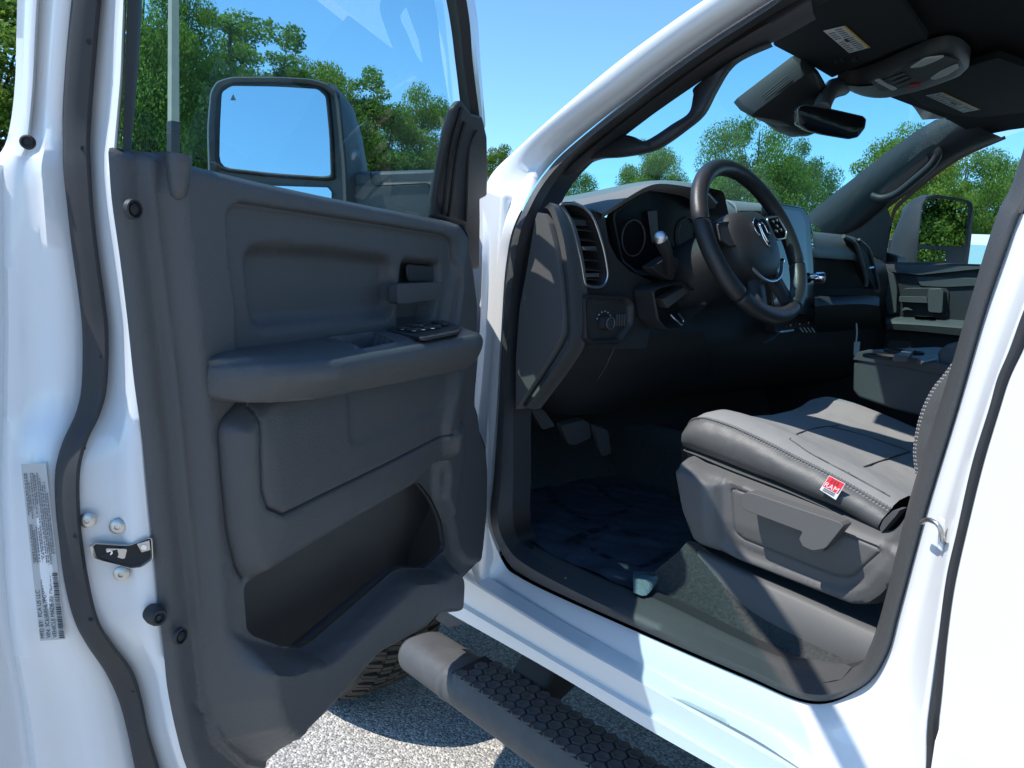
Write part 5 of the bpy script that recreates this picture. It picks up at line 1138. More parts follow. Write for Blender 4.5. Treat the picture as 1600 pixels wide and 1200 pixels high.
# seams across the cloth
def top_at(x, y, up=.001):
    xs = [.258] + [q[0] for q in zin]; zs = [.002] + [q[1] for q in zin]
    o_ = np.argsort(sm[:, 1]); return Vector((x, y, float(np.interp(y, sm[o_, 1], sm[o_, 2])) + float(np.interp(x, xs, zs)) + up))
def seat_pt(a, b, up=.001):
    z = 1.04
    for _ in range(8):
        p = PZ(a, b, z); z = .5 * z + .5 * top_at(p.x, p.y, up).z
    return top_at(p.x, p.y, up)
for q in ([(1234, 686), (1250, 676), (1280, 668), (1310, 665)], [(1234, 686), (1270, 710), (1330, 742), (1390, 775)], [(1325, 739), (1370, 722), (1420, 706)], [(1295, 666), (1350, 680), (1425, 706)]):
    tube('cloth_seam', cr([seat_pt(a, b, .0008) for a, b in q], 40), .0015, M_SEATV, SEAT, seg=6)
# double row of contrast stitches along the bolster seam
tube('seam_welt', [Vector(p) + Vector((-.001, 0, .001)) for p in sm], .0022, M_SEATV, SEAT, seg=8)
L = np.r_[0, np.cumsum(np.linalg.norm(np.diff(sm, axis=0), axis=1))]
def on_seam(s, c=sm): return Vector([np.interp(s, L, c[:, j]) for j in range(3)])
upr = top[1]; dnr = sm * .9 + sb * .1 + np.array([-.008, 0, 0])
st0 = None; V = []; F = []
for row, (cA, kk) in enumerate(((upr, .22), (dnr, .28), (upr, .42), (dnr, .55))):
    s = .035
    while s < L[-1] - .004:
        a = on_seam(s).lerp(on_seam(s, cA), kk); b = on_seam(s + .0036).lerp(on_seam(s + .0036, cA), kk); d = (b - a).normalized(); out = Vector((-.6, 0, .8)); sdv = d.cross(out).normalized() * .0011
        k0 = len(V); V += [a - sdv + out * .0006, b - sdv + out * .0006, b + sdv + out * .0006, a + sdv + out * .0006, (a + b) / 2 + out * .002]; F += [(k0, k0 + 1, k0 + 4), (k0 + 1, k0 + 2, k0 + 4), (k0 + 2, k0 + 3, k0 + 4), (k0 + 3, k0, k0 + 4)]
        s += .0058
o = fixn(mk('stitching', V, F, M_THREAD, SEAT, 0)); o['kind'] = 'stuff'
# lower piping and dark gap above the plastic shield
gp0 = crs([PX(a, b, XS + .012) for a, b in [(1070, 703), (1093, 712), (1143, 733), (1227, 765), (1300, 797), (1372, 833)]], 8)
gp1 = crs([PX(a, b, XS + .02) for a, b in [(1073, 716), (1093, 727), (1143, 747), (1227, 779), (1300, 808), (1376, 840)]], 8)
loft('cushion_skirt', [gp0 + np.array([.01, 0, .006]), gp0 + np.array([-.006, 0, 0]), gp0 * .5 + gp1 * .5 + np.array([.004, 0, 0]), gp1 + np.array([.01, 0, -.01])], M_SEATV, SEAT, smooth=80)
# tail of the side panel
prism('cushion_tail', rnd([PX(a, b, XS - .002) for a, b in [(1374, 826), (1380, 812), (1396, 797), (1406, 797), (1400, 806), (1386, 822), (1378, 832)]], .3, 3), (.03, 0, 0), M_SEATV, SEAT, .004)
# red woven tag
tgq = [(1296, 743), (1321, 756), (1306, 781), (1281, 765)]
TQ = [PX(a, b, XS - .004 - .01 * k) for (a, b), k in zip(tgq, (0, 0, .4, .4))]
TG = mk('fabric_tag', TQ, [(0, 1, 2, 3)], M_WHITE, SEAT, 0); thick(TG, .0012, 0)
tu = (TQ[1] - TQ[0]); tv = (TQ[3] - TQ[0]); tn = tu.cross(tv).normalized(); tn = tn if tn.x < 0 else -tn
def tq(s, t, up=.001): return TQ[0] + tu * s + tv * t + tn * up
mk('tag_red_field', [tq(.03, .02), tq(.97, .02), tq(.97, .72), tq(.03, .72)], [(0, 1, 2, 3)], M_RED, TG, 0)
text_on('tag_lettering', 'RAM', tq(.5, .56, .0016), tu, -tv, .0125, M_WHITE, TG, align='CENTER')
for t, sz in ((.80, .0046), (.91, .0046)): mk('tag_small_print', [tq(.14, t - .03, .0014), tq(.86, t - .03, .0014), tq(.86, t + .03, .0014), tq(.14, t + .03, .0014)], [(0, 1, 2, 3)], M_INKG, TG, 0)
for k in range(3): mk('tag_stripe', [tq(.25 + .18 * k, .10, .0014), tq(.36 + .18 * k, .10, .0014), tq(.36 + .18 * k, .34, .0014), tq(.25 + .18 * k, .34, .0014)], [(0, 1, 2, 3)], M_REDD, TG, 0)
# plastic side shield (moulded) with the recline lever
XH = .215
def sxz(lst): return np.array([(p.y, p.z) for p in [PX(a, b, XH) for a, b in lst]])
SO = rnd(sxz([(1066, 718), (1074, 714), (1093, 726), (1143, 746), (1227, 778), (1300, 806), (1384, 838), (1420, 790), (1450, 800), (1420, 900), (1384, 936), (1362, 950), (1330, 952), (1300, 940), (1240, 916), (1150, 880), (1100, 852), (1089, 842), (1074, 790), (1064, 735)]), .25, 3)
Frec = rnd(sxz([(1143, 763), (1165, 770), (1300, 826), (1372, 856), (1376, 862), (1334, 899), (1322, 903), (1300, 900), (1160, 843), (1148, 832)]), .25, 4)
Fledge = rnd(sxz([(1128, 748), (1148, 752), (1300, 812), (1384, 842), (1392, 862), (1350, 912), (1320, 922), (1290, 916), (1148, 862), (1132, 846)]), .25, 4)
Fnose = rnd(sxz([(1060, 700), (1096, 728), (1124, 752), (1128, 860), (1080, 860), (1050, 760)]), .2, 3)
Ftop = rnd(sxz([(1060, 726), (1093, 738), (1120, 753), (1146, 750), (1227, 790), (1300, 818), (1384, 850), (1500, 900), (1400, 1000), (1000, 1000)]), .15, 3)
def sh_h(P):
    e = sdf(P, SO); h = .018 * sst(sdf(P, Fnose), -.01, .02) - .010 * sst(sdf(P, Fledge), -.008, .008)
    r_ = sdf(P, Frec); h -= .003 * np.exp(-(r_ / .002) ** 2)
    h += .012 * sst(sdf(P, Ftop), -.006, .006)
    h -= .03 * (1 - sst(e, 0, .012)) ** 2
    h += .014 * (1 - np.clip((P[:, 1] - P[:, 1].min()) / .08, 0, 1)) * -1.0
    return h
SHD = field('seat_shield', SO, [(Frec, True, (-.004, -.002, 0, .002, .004)), (Fledge, True, (-.008, 0, .008)), (Fnose, True, (-.01, 0, .015)), (Ftop, True, (-.006, 0, .006)), (SO, True, (.004, .009, -.004, -.009))], sh_h, lambda a, b, h: Vector((XH - h, a, b)), M_GREYP, SEAT, step=.005)
lv = [(1159, 772), (1168, 769), (1180, 772), (1312, 816), (1318, 822), (1310, 832), (1290, 857), (1270, 861), (1254, 854), (1248, 842), (1254, 831), (1240, 826), (1166, 798), (1159, 792)]
LV = prism('recline_lever', rnd([PX(a, b, XH - .045) for a, b in lv], .25, 4), (.030, 0, 0), M_GREYP, SEAT, .006, 4)
disc('lever_pivot', PX(1272, 846, XH - .02), (1, 0, 0), .02, .03, M_GREYP, LV, 20)
# riser cover and seat back
rcv = [[PX(a, b, x) for a, b in q] for x, q in ((.50, [(1175, 842), (1230, 865), (1320, 895), (1430, 930)]), (.245, [(1095, 852), (1150, 882), (1240, 921), (1369, 979)]), (.222, [(1093, 856), (1150, 887), (1240, 926), (1369, 984)]), (.21, [(1090, 862), (1146, 896), (1236, 936), (1366, 994)]), (.20, [(1090, 890), (1140, 940), (1240, 990), (1352, 1030)]), (.20, [(1095, 915), (1140, 955), (1241, 1004), (1341, 1044)]))]
loft('riser_cover', [crs(c, 6) for c in rcv], M_GREYP, SEAT, smooth=60)
sb0 = [(1430, 740), (1427, 700), (1437, 650), (1455, 610), (1480, 578), (1520, 520)]
bk = [crs([PX(a, b, .285) for a, b in sb0], 6), crs([PX(a + 3, b, .262) for a, b in sb0], 6), crs([PX(a + 12, b + 4, .25) for a, b in sb0], 6), crs([PX(a + 40, b + 12, .25) for a, b in sb0], 6), crs([PX(a + 90, b + 24, .27) for a, b in sb0], 6)]
bk.insert(0, bk[0] + np.array([.09, .0, -.01])); bk.insert(0, bk[0] + np.array([.4, -.02, -.02]))
BK = loft('seat_back', bk, M_SEATV, SEAT, smooth=80)
V = []; F = []
for cA, kk in ((bk[3], .45), (bk[4], .15)):
    A_ = bk[3]; Lb = np.r_[0, np.cumsum(np.linalg.norm(np.diff(A_, axis=0), axis=1))]; s = .0
    while s < Lb[-1] - .01:
        f_ = lambda q: Vector([np.interp(q, Lb, (bk[2] * (1 - kk) + bk[3] * kk)[:, j]) if cA is bk[3] else np.interp(q, Lb, (bk[3] * (1 - kk) + bk[4] * kk)[:, j]) for j in range(3)])
        a, b = f_(s), f_(s + .0038); d = (b - a).normalized(); out = Vector((-1, .2, .1)).normalized(); sdv = d.cross(out) * .0013
        k0 = len(V); V += [a - sdv + out * .0008, b - sdv + out * .0008, b + sdv + out * .0008, a + sdv + out * .0008, (a + b) / 2 + out * .002]; F += [(k0, k0 + 1, k0 + 4), (k0 + 1, k0 + 2, k0 + 4), (k0 + 2, k0 + 3, k0 + 4), (k0 + 3, k0, k0 + 4)]; s += .0062
o = fixn(mk('stitching', V, F, M_THREAD, SEAT, 0)); o['kind'] = 'stuff'

# ---- folded centre console with cup holders
CON = empty('center_console', (1.0, .7, .9)); child(CON, TRUCK); CON['label'] = 'folded charcoal center console with cup holders'
XK = .80
ko = [PX(a, b, XK) for a, b in [(1333, 566), (1352, 560), (1420, 572), (1520, 592), (1560, 600), (1560, 670), (1450, 654), (1400, 641), (1341, 621), (1332, 610)]]
prism('console_body', rnd(ko, .2, 4), (.40, 0, 0), M_TRIM, CON, .014, 4)
kt = [PX(a, b, XK - .004) for a, b in [(1332, 562), (1340, 550), (1360, 546), (1440, 562), (1560, 588), (1560, 604), (1420, 576), (1352, 565)]]
prism('console_lid', rnd(kt, .2, 4), (.41, 0, 0), M_TRIM, CON, .008, 4)
def kz(a, b, z=None): return PZ(a, b, (PX(1360, 546, XK).z + .004) if z is None else z)
for (a, b) in ((1383, 558), (1412, 550)):
    c = kz(a, b); lathe('cup_holder', c + Vector((0, 0, -.004)), (0, 0, 1), [(.034, .0), (.040, .001), (.041, .006), (.038, .008), (.035, .006), (.034, .001), (.001, .0005)], M_GAP, CON, seg=28)
prism('holder_divider', [kz(a, b) for a, b in [(1394, 565), (1420, 550), (1428, 553), (1418, 566)]], (0, 0, .012), M_GREYP, CON, .003)
prism('holder_divider', [kz(a, b) for a, b in [(1432, 566), (1462, 556), (1464, 566), (1440, 572)]], (0, 0, .008), M_TRIM, CON, .003)
pd_ = rnd([PX(a, b, XK + .05) for a, b in [(1464, 550), (1478, 538), (1500, 533), (1560, 536), (1560, 590), (1466, 574)]], .3, 4)
prism('armrest_pad', pd_, (.30, 0, 0), M_SEATV, CON, .014, 4)
box('console_base', (.86, .3, .66), (1.16, .78, .98), M_TRIMD, CON, .02)

# ---- passenger seat (a dark shape behind the console)
PS_ = empty('passenger_seat', (1.5, .5, .66)); child(PS_, TRUCK)
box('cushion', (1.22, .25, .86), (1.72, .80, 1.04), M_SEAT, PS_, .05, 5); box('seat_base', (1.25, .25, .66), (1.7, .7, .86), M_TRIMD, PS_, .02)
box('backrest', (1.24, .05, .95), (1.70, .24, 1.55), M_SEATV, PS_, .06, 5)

# ---- floor: carpet, scuff plate, film-covered mat, pedals
def cpt(lst, x): return [PX(a, b, x) for a, b in lst]
SCF = [crs(c, 6) for c in ([PX(a, b, .115) for a, b in [(833, 860), (933, 907), (1040, 951), (1162, 1012), (1262, 1052), (1330, 1046)]], [PX(a, b, .150) for a, b in [(836, 852), (933, 899), (1040, 943), (1162, 1002), (1250, 1038), (1320, 1042)]], [PX(a, b, .165) for a, b in [(834, 846), (933, 892), (1000, 920), (1100, 968), (1190, 1012), (1262, 1030)]])]
loft('scuff_plate', [SCF[0] + np.array([-.03, 0, -.006]), SCF[0] + np.array([0, 0, .004]), SCF[1] + np.array([0, 0, .005]), SCF[2], SCF[2] + np.array([.01, 0, -.03])], M_TRIM, TRUCK, smooth=45)
tube('scuff_joint', [PX(1186, 1040, .116), PX(1184, 1028, .13), PX(1192, 1020, .16)], .0028, M_GAP, TRUCK, seg=6)
tube('scuff_joint', cr([PX(1100, 985, .117), PX(1164, 1018, .117), PX(1240, 1050, .117), PX(1283, 1066, .12)], 20), .0018, M_GAP, TRUCK, seg=6)
cpv = [[PX(a, b, .170) for a, b in [(985, 915), (1050, 945), (1140, 988), (1240, 1024), (1338, 1044)]], [PX(a, b, .185) for a, b in [(1020, 895), (1070, 915), (1150, 968), (1241, 1010), (1340, 1043)]], [PX(a, b, .195) for a, b in [(1060, 862), (1085, 880), (1150, 950), (1241, 1002), (1341, 1041)]], [PX(a, b, .225) for a, b in [(1075, 845), (1095, 852), (1160, 900), (1250, 950), (1345, 1030)]]]
loft('carpet_side', [crs(c, 8) for c in cpv], M_CARPET, TRUCK, smooth=90)
ZF = .725
mk('floor_carpet', [(.16, -.4, ZF - .02), (1.86, -.4, ZF - .02), (1.86, 1.5, ZF - .02), (.16, 1.5, ZF - .02)], [(0, 1, 2, 3)], M_CARPET, TRUCK, 0)
loft('toe_board', [[Vector((x, 1.42, ZF - .02)) for x in (.16, .6, 1.2, 1.86)], [Vector((x, 1.55, ZF + .06)) for x in (.16, .6, 1.2, 1.86)], [Vector((x, 1.66, 1.0)) for x in (.16, .6, 1.2, 1.86)]], M_CARPET, TRUCK)
tun = [[Vector((x, y, z)) for x, z in ((.78, ZF - .02), (.84, ZF + .08), (.92, ZF + .12), (1.08, ZF + .12), (1.16, ZF + .08), (1.22, ZF - .02))] for y in (.3, 1.0, 1.3, 1.6)]
loft('transmission_tunnel', tun, M_CARPET, TRUCK, smooth=80)
loft('kick_panel', [[PX(a, b, .16) for a, b in [(802, 640), (801, 740), (808, 835)]], [Vector((.17, 1.35, z)) for z in (1.05, .9, .72)], [Vector((.2, 1.62, z)) for z in (1.05, .9, .72)]], M_TRIMD, TRUCK)
box('passenger_kick_panel', (1.88, .95, .68), (1.90, 1.68, 1.25), M_TRIMD, TRUCK)
# film on the mat: a wrinkled sheet
fm_ = [(800, 742), (840, 720), (905, 716), (960, 745), (1050, 780), (1090, 800), (1078, 858), (1040, 895), (1000, 930), (930, 898), (850, 862), (806, 835)]
fo_ = np.array([(p.x, p.y) for p in [PZ(a, b, ZF + .006) for a, b in fm_]])
fo_ = rnd(fo_, .25, 4)
def film_h(P):
    x, y = P[:, 0], P[:, 1]
    h = .002 * np.sin(x * 31 + 9 * np.sin(y * 7)) + .0012 * np.sin(y * 43 + x * 21) + .0035 * np.abs(np.sin(x * 11 - y * 15 + 2 * np.sin(y * 9))) ** 6 + .0022 * np.abs(np.sin(x * 19 + y * 13)) ** 8 + .0006 * np.sin(x * 90 + y * 60)
    return h + ZF + .008
FILM = field('mat_film', fo_, [], film_h, lambda a, b, h: Vector((a, b, h)), M_FILM, None, step=.008)
FILM['label'] = 'dark blue crinkled protective film laid over the driver floor mat'; FILM['category'] = 'floor film'
def film_pt(a, b, up=.0015):
    p = PZ(a, b, ZF + .010); return Vector((p.x, p.y, float(film_h(np.array([[p.x, p.y]]))[0]) + up))
for q in ([(846, 738), (858, 770), (882, 795), (915, 810), (950, 806), (985, 796)], [(884, 846), (915, 832), (950, 824), (930, 832), (900, 842), (930, 862), (985, 884), (1012, 882), (1050, 860)], [(970, 828), (1000, 838), (1032, 846)], [(806, 818), (822, 824), (816, 834), (838, 840)], [(905, 740), (935, 762), (955, 778), (990, 795)]):
    c = cr([film_pt(a, b) for a, b in q], 40); rr_ = [.0035 if (i // 2) % 2 else .006 for i in range(40)]
    V = []; F = []
    for i in range(39):
        if i % 3 == 2: continue
        a, b = Vector(c[i]), Vector(c[i + 1]); s_ = (b - a).cross(Vector((0, 0, 1))).normalized() * .007; k0 = len(V); V += [a - s_, b - s_, b + s_, a + s_]; F.append((k0, k0 + 1, k0 + 2, k0 + 3))
    mk('film_print', V, F, M_PRINT, FILM, 0)
tube('film_fold', cr([film_pt(854, 714, .004), film_pt(870, 722, .008), film_pt(888, 730, .008), film_pt(904, 742, .003)], 16), [.001 + .004 * math.sin(math.pi * i / 15) for i in range(16)], M_LENS, FILM, seg=6)
fe = [[PZ(a, b, ZF + .012) for a, b in [(989, 893), (1020, 892), (1048, 884)]], [PZ(a, b, ZF + .03) for a, b in [(989, 905), (1018, 904), (1050, 880)]], [PZ(a, b, ZF + .016) for a, b in [(990, 926), (1010, 930), (1030, 906)]]]
M_CLEAR = mat('clear plastic film', (0.16, 0.23, 0.24), 0.12, bump=(40, .4), coat=.6)
loft('film_corner', [crs(c, 4) for c in fe], M_CLEAR, FILM, smooth=80)
# pedals
PED = prism('brake_pedal', rnd([PY(a, b, 1.30) for a, b in [(876, 666), (912, 656), (922, 662), (924, 684), (898, 696), (888, 694)]], .2, 3), (0, .02, .006), M_TRIM, TRUCK, .004)
tube('pedal_arm', [PY(905, 670, 1.32), PY(905, 630, 1.40), PY(915, 590, 1.45)], .010, M_GAP, PED, seg=8)
prism('accelerator', rnd([PY(a, b, 1.28) for a, b in [(928, 666), (950, 672), (956, 708), (942, 714), (936, 700)]], .2, 3), (0, .015, .006), M_TRIM, TRUCK, .004)
prism('parking_brake_pedal', rnd([PY(a, b, 1.27) for a, b in [(829, 640), (850, 640), (868, 666), (848, 672)]], .2, 3), (0, .02, .006), M_TRIM, TRUCK, .004)
# ================================================================== SURROUNDINGS
def leaf_mat(name, c1, c2, tr):
    m = bpy.data.materials.new(name); m.use_nodes = True; t = m.node_tree; b = t.nodes['Principled BSDF']; out = t.nodes['Material Output']
    tc = t.nodes.new('ShaderNodeTexCoord'); n = t.nodes.new('ShaderNodeTexNoise'); n.inputs['Scale'].default_value = 0.9; n.inputs['Detail'].default_value = 6
    t.links.new(tc.outputs['Object'], n.inputs['Vector']); rp = t.nodes.new('ShaderNodeValToRGB'); rp.color_ramp.elements[0].position = .36; rp.color_ramp.elements[1].position = .66
    rp.color_ramp.elements[0].color = (*c1, 1); rp.color_ramp.elements[1].color = (*c2, 1); t.links.new(n.outputs[0], rp.inputs[0]); t.links.new(rp.outputs[0], b.inputs['Base Color'])
    b.inputs['Roughness'].default_value = .55; b.inputs['Specular IOR Level'].default_value = .3
    tl = t.nodes.new('ShaderNodeBsdfTranslucent'); t.links.new(rp.outputs[0], tl.inputs[0]); mx = t.nodes.new('ShaderNodeMixShader'); mx.inputs[0].default_value = tr
    t.links.new(b.outputs[0], mx.inputs[1]); t.links.new(tl.outputs[0], mx.inputs[2]); t.links.new(mx.outputs[0], out.inputs[0]); return m
M_LEAF = [leaf_mat('fresh green leaves', (.115, .21, .032), (.21, .34, .055), .55), leaf_mat('yellow green leaves', (.15, .24, .028), (.26, .37, .055), .55), leaf_mat('deep green leaves', (.08, .17, .032), (.15, .265, .05), .5)]
M_BARK = mat('bark', (.11, .085, .065), .9, bump=(30, .6), vary=(6, .8))
def tree_meshes(seed, H, W, style, leaves, leaf):
    """style: 'round', 'tall' or 'airy'. Trunk with limbs, and a crown of leaf-sized blades in clumps."""
    r = np.random.default_rng(seed); cl = []
    zc, hz = (H * .54, H * .46)
    n = {'round': 125, 'tall': 95, 'airy': 80}[style]
    while len(cl) < n:
        p = r.uniform(-1, 1, 3); q = np.linalg.norm(p)
        if q > 1 or q < .3: continue
        if style == 'tall': wx = W * (1.0 - .5 * max(0, p[2])) * (1 - .15 * max(0, -p[2]))
        else: wx = W * (1 - .1 * max(0, -p[2]))
        k = r.uniform(.78, 1.0); cl.append((p[0] * wx * k, p[1] * wx * k, zc + p[2] * hz * (k if style != 'round' else min(k, 1.02)), r.uniform(.13, .26) * W * (.85 if style == 'airy' else 1)))
    per = leaves // n; PP_, NN_ = [], []
    for (cx, cy, cz_, rad) in cl:
        m = int(per * r.uniform(.7, 1.3) * (rad / (.19 * W)) ** 1.5); d = r.normal(size=(m, 3)); d /= np.linalg.norm(d, axis=1)[:, None]; rr = rad * r.uniform(.12, 1.0, m) ** .42
        P = np.array([cx, cy, cz_]) + d * rr[:, None] * np.array([1.2, 1.2, .82]); P += r.normal(size=(m, 3)) * rad * .05
        PP_.append(P); NN_.append(d)
    P = np.vstack(PP_); N = np.vstack(NN_) * .9 + r.normal(size=P.shape) * .55; m = len(P)
    N /= np.linalg.norm(N, axis=1)[:, None]; A = np.cross(N, r.normal(size=(m, 3))); A /= np.linalg.norm(A, axis=1)[:, None]; B = np.cross(N, A)
    k = (leaf * r.uniform(.55, 1.35, m))[:, None]
    V = np.stack([P - A * k * .5, P + B * k * .30, P + A * k * .5, P - B * k * .30], 1).reshape(-1, 3); F = np.arange(4 * m).reshape(-1, 4)
    TV = []; TF = []
    def limb(p0, p1, r0, r1, sag=.0):
        p0, p1 = Vector(p0), Vector(p1); N = 6; seg = 7; base = len(TV)
        for k in range(N + 1):
            t = k / N; c = p0.lerp(p1, t) + Vector((math.sin(t * 3 + seed) * .05 * (p1 - p0).length * (1 - t) * t * 4, math.cos(t * 4 + seed) * .04 * (p1 - p0).length * (1 - t) * t * 4, sag * math.sin(math.pi * t)))
            d = (p1 - p0).normalized(); a = d.orthogonal().normalized(); b = d.cross(a); q = r0 + (r1 - r0) * t
            for j in range(seg): TV.append(c + a * (q * math.cos(2 * math.pi * j / seg)) + b * (q * math.sin(2 * math.pi * j / seg)))
        for k in range(N):
            for j in range(seg): TF.append((base + k * seg + j, base + k * seg + (j + 1) % seg, base + (k + 1) * seg + (j + 1) % seg, base + (k + 1) * seg + j))
    limb((0, 0, 0), (W * .06, 0, H * .42), H * .026, H * .018); limb((W * .06, 0, H * .42), (0, W * .05, H * .88), H * .018, H * .004)
    for (cx, cy, cz_, rad) in cl[::5]:
        z0 = H * r.uniform(.22, .5); limb((W * .05, 0, z0), (cx * .92, cy * .92, cz_), H * .009, H * .002, -.15)
    return mk_mesh('trunk', TV, TF, M_BARK), mk_mesh('crown', V, F, None)
def mk_mesh(name, V, F, m):
    me = bpy.data.meshes.new(name); V = np.array([tuple(v) for v in V] if not isinstance(V, np.ndarray) else V, np.float32); F = np.array(F, np.int32)
    me.vertices.add(len(V)); me.vertices.foreach_set('co', V.ravel()); me.loops.add(F.size); me.loops.foreach_set('vertex_index', F.ravel()); me.polygons.add(len(F)); me.polygons.foreach_set('loop_start', np.arange(0, F.size, F.shape[1], dtype=np.int32)); me.update(calc_edges=True)
    if m: me.materials.append(m)
    return me
PROTO = {}
for key, sd, st, lv, lf, mm in (('round_a', 3, 'round', 84000, .125, 0), ('round_b', 11, 'round', 84000, .125, 1), ('tall_a', 5, 'tall', 46000, .13, 0), ('tall_b', 23, 'airy', 34000, .13, 0), ('dark_a', 31, 'round', 56000, .125, 2), ('tall_d', 41, 'tall', 46000, .125, 2)):
    H, W = (10.0, 4.0) if st == 'round' else (10.0, 2.5)
    t_, c_ = tree_meshes(sd, H, W, st, lv, lf); c_.materials.append(M_LEAF[mm]); PROTO[key] = (t_, c_, H, W)
def tree(key, pos, height, width, rot, label, name='deciduous_tree', group='trees around the lot'):
    t_, c_, H, W = PROTO[key]; e = empty(name, pos, label=label, category='tree', group=group)
    e.rotation_euler.z = rot; e.scale = (width / W, width / W, height / H)
    for nm, me in (('trunk', t_), ('crown', c_)):
        o = bpy.data.objects.new(nm, me); COL.objects.link(o); o.parent = e
    return e
def hdir(px):
    r = ray(px, 383 + .062 * px); d = np.array([r[0], r[1]]); return d / np.linalg.norm(d)
def tree_at(key, px, dist, ytop, half_px, label, rot=0.0, **k):
    d = hdir(px); r = ray(px, ytop); q = dist / math.hypot(r[0], r[1]); z = (EYE[2] + r[2] * q) * 1.06
    wpx = half_px / FPX * dist * math.hypot(*(ray(px, 400)[:2])) ** 0 * (1.0)
    depth = dist * float(np.dot(np.array([MX[0, 2], MX[1, 2]]), d)); wd = half_px * depth / FPX
    return tree(key, (EYE[0] + d[0] * dist, EYE[1] + d[1] * dist, 0), z, wd, rot, label, **k)
# through the open door's window, left to right
tree_at('tall_a', -10, 31, -60, 150, 'leafy tree at the left edge of the picture, outside the door edge', 1.0)
tree_at('round_a', 232, 29, -60, 120, 'tall full tree right behind the lamp pole', .3)
tree_at('dark_a', 300, 38, 66, 170, 'darker tree filling in behind the door mirror', 2.0)
tree_at('tall_b', 350, 32, 6, 120, 'tall feathery tree above the door mirror, tallest right of the lamp pole', 4.0)
tree_at('tall_a', 440, 35, 66, 105, 'slender tree whose top shows just above the right half of the door mirror', 2.6)
tree_at('round_b', 505, 38, 104, 100, 'rounded tree top at the upper right corner of the door mirror', .9)
tree_at('tall_a', 572, 39, 122, 92, 'pointed tree just right of the door mirror', 5.1)
tree_at('round_b', 652, 41, 150, 84, 'bushy tree at the right end of the door window', 2.2)
tree_at('dark_a', 715, 46, 205, 80, 'low dark tree behind the window channel of the open door', 3.3)
tree_at('tall_b', 772, 44, 226, 50, 'small tree in the gap between open door and windshield pillar', 1.7)
# through the windshield
tree_at('round_a', 890, 42, 262, 50, 'small tree at the lower left corner of the windshield', .2)
tree_at('round_b', 1012, 38, 230, 66, 'light green tree seen left of the steering wheel rim', 1.1)
tree_at('round_a', 1160, 33, 184, 88, 'big round tree seen through the steering wheel, tallest in the windshield', 2.4)
tree_at('dark_a', 1236, 38, 226, 66, 'darker tree behind the right side of the steering wheel', .7)
tree_at('round_b', 1392, 30, 206, 98, 'bright yellow green tree crossed by the passenger windshield pillar', 3.0)
tree_at('round_a', 1478, 33, 234, 84, 'full green tree above the passenger door mirror', 4.4)
tree_at('round_b', 1560, 37, 262, 60, 'tree at the right edge behind the parked white vehicle', 1.9)
tree_at('round_a', 1650, 35, 240, 80, 'broad tree beyond the rear of the passenger window', .4)
tree_at('dark_a', 1312, 46, 318, 50, 'low tree between the big tree and the pillar crossing', 5.6)
# the evergreen row behind the truck that the passenger mirror shows
for k in range(9):
    x = -3.0 + 2.1 * k; tree('tall_a' if k % 3 else 'round_b', (x, -17 - 1.2 * (k % 2) + .25 * k, 0), 7.2 + .8 * math.sin(k * 2.1), 1.9 if k % 3 else 2.3, k * 1.3, 'dense evergreen of the hedge row seen in the passenger mirror', name='hedge_tree', group='evergreen hedge row behind the truck')
gv = mat('mown grass', (.07, .11, .025), .9, bump=(60, .6), vary=(3, .8, (.10, .13, .035)))
mk('grass_verge', [(-40, 24, .004), (70, 20, .004), (90, 80, .004), (-60, 80, .004)], [(0, 1, 2, 3)], gv, None, 0, kind='structure')

# ---- square lamp pole with a dark ribbed base sleeve
M_POLE = mat('beige painted steel', (.46, .41, .31), .5, vary=(3, .4))
dd = hdir(271); D0 = 17.0; pb = np.array([EYE[0] + dd[0] * D0, EYE[1] + dd[1] * D0, 0])
POLE = empty('lamp_pole', pb, label='square beige lamp pole with a dark ribbed sleeve, left of the door mirror', category='lamp pole')
zs_ = EYE[2] + ray(271, 190)[2] * D0 / math.hypot(*ray(271, 190)[:2])
ang = math.atan2(dd[1], dd[0]); hw = .095
def sq(z, s=1.0, rot=R(28)):
    return [Vector((pb[0] + s * hw * math.cos(ang + rot + R(45 + 90 * k)) * 1.2, pb[1] + s * hw * math.sin(ang + rot + R(45 + 90 * k)) * 1.2, z)) for k in range(4)]
bev(loft('shaft', [sq(0), sq(zs_), sq(9.0, .8)], M_POLE, POLE, closed=True, cap=True, smooth=30), .008, 2)
M_SLV = mat('dark sleeve', (.05, .05, .055), .6)
prf = [(0, 1.18)]
for k in range(5): prf += [(zs_ - .26 + .05 * k, 1.10), (zs_ - .245 + .05 * k, 1.16), (zs_ - .235 + .05 * k, 1.16), (zs_ - .22 + .05 * k, 1.10)]
loft('base_sleeve', [sq(z, s) for z, s in prf + [(zs_ - .01, 1.1), (zs_, 1.02)]], M_SLV, POLE, closed=True, cap=True, smooth=30)
loft('base_plate', [sq(0, 2.0, R(28)), sq(.03, 2.0, R(28))], M_SLV, POLE, closed=True, cap=True, smooth=30)
box('lamp_head', (pb[0] - .3, pb[1] - .18, 8.95), (pb[0] + .5, pb[1] + .18, 9.12), M_SLV, POLE, .03)
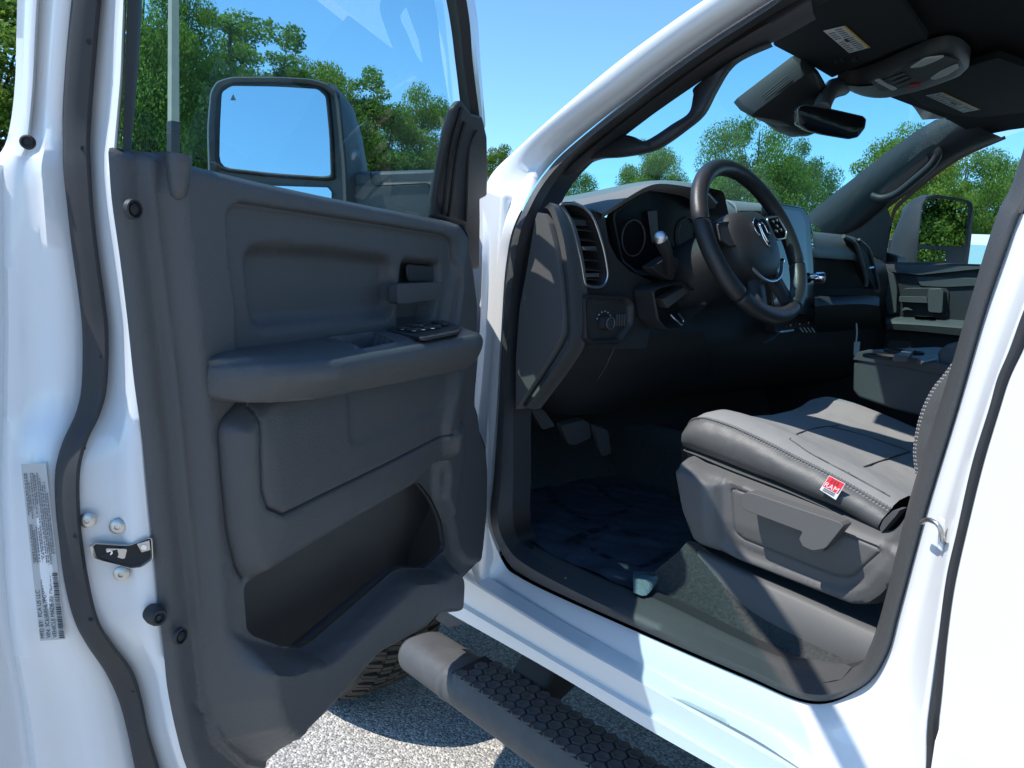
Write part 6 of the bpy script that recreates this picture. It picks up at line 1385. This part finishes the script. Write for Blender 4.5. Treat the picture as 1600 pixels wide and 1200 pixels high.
# ---- white vehicle parked across the aisle
r_ = ray(1524, 395); DV = 8.6; vx = EYE[0] + r_[0] / math.hypot(r_[0], r_[1]) * DV; vy = EYE[1] + r_[1] / math.hypot(r_[0], r_[1]) * DV
PV = empty('parked_vehicle', (vx + 1.6, vy - 1.6, 0), label='white vehicle parked across the aisle, seen past the passenger mirror', category='vehicle')
bx, by = vx + .55, vy + .55      # its left flank faces the truck; it points the same way
def vb(p): return Vector((bx + p[0], by + p[1], p[2]))
bodyp = [(-2.4, .35), (-2.45, .75), (-2.40, 1.08), (-1.2, 1.14), (1.7, 1.12), (2.35, .98), (2.5, .7), (2.45, .35)]
def sec(x, ins, pr): return [vb((x, y * (1 - ins), z)) for y, z in pr]
loft('body', [sec(.06, .01, bodyp), sec(0, 0, bodyp), sec(0, 0, bodyp), sec(1.9, 0, bodyp), sec(1.84, .01, bodyp)], M_PAINT, PV, closed=True, cap=True, smooth=30)
ghp_ = [(-2.15, 1.12), (-1.9, 1.88), (-1.6, 2.0), (.0, 2.05), (.45, 1.98), (1.35, 1.13)]
loft('cabin', [[vb((.10, y, z)) if z < 1.2 else vb((.26, y, z)) for y, z in ghp_], [vb((1.80, y, z)) if z < 1.2 else vb((1.64, y, z)) for y, z in ghp_]], M_PAINT, PV, closed=True, cap=True, smooth=30)
sg_ = [(-1.95, 1.18), (-1.75, 1.74), (-1.5, 1.82), (.0, 1.86), (.38, 1.80), (1.05, 1.18)]
for (y0, y1) in ((-1.85, -1.0), (-.92, -.02), (.06, .85)):
    q = [(y0, 1.18), (y0 + (.12 if y0 < -1.5 else 0), 1.90), (min(y1, .42), 1.945), (y1, 1.2)]
    mk('side_window', [vb((.10 + (z - 1.13) / .88 * .16 - .012, y, z)) for y, z in q], [(0, 1, 2, 3)], M_TEAL, PV, 0)
mk('windshield', [vb((.22, 1.30, 1.19)), vb((1.68, 1.30, 1.19)), vb((1.54, .56, 1.84)), vb((.36, .56, 1.84))], [(0, 1, 2, 3)], M_TEAL, PV, 0)
for y in (-1.55, 1.55):
    for x, s in ((.12, -1), (1.78, 1)):
        W_ = lathe('wheel', vb((x, y, .36)), (s, 0, 0), [(.2, -.1), (.34, -.1), (.36, -.06), (.36, .08), (.34, .12), (.22, .12), (.2, .08), (.001, .09)], M_TYRE, PV, seg=28)
for x in (.25, 1.4): box('headlamp', tuple(vb((x, 2.36, .74))), tuple(vb((x + .28, 2.52, .92))), M_LENS, PV, .02)
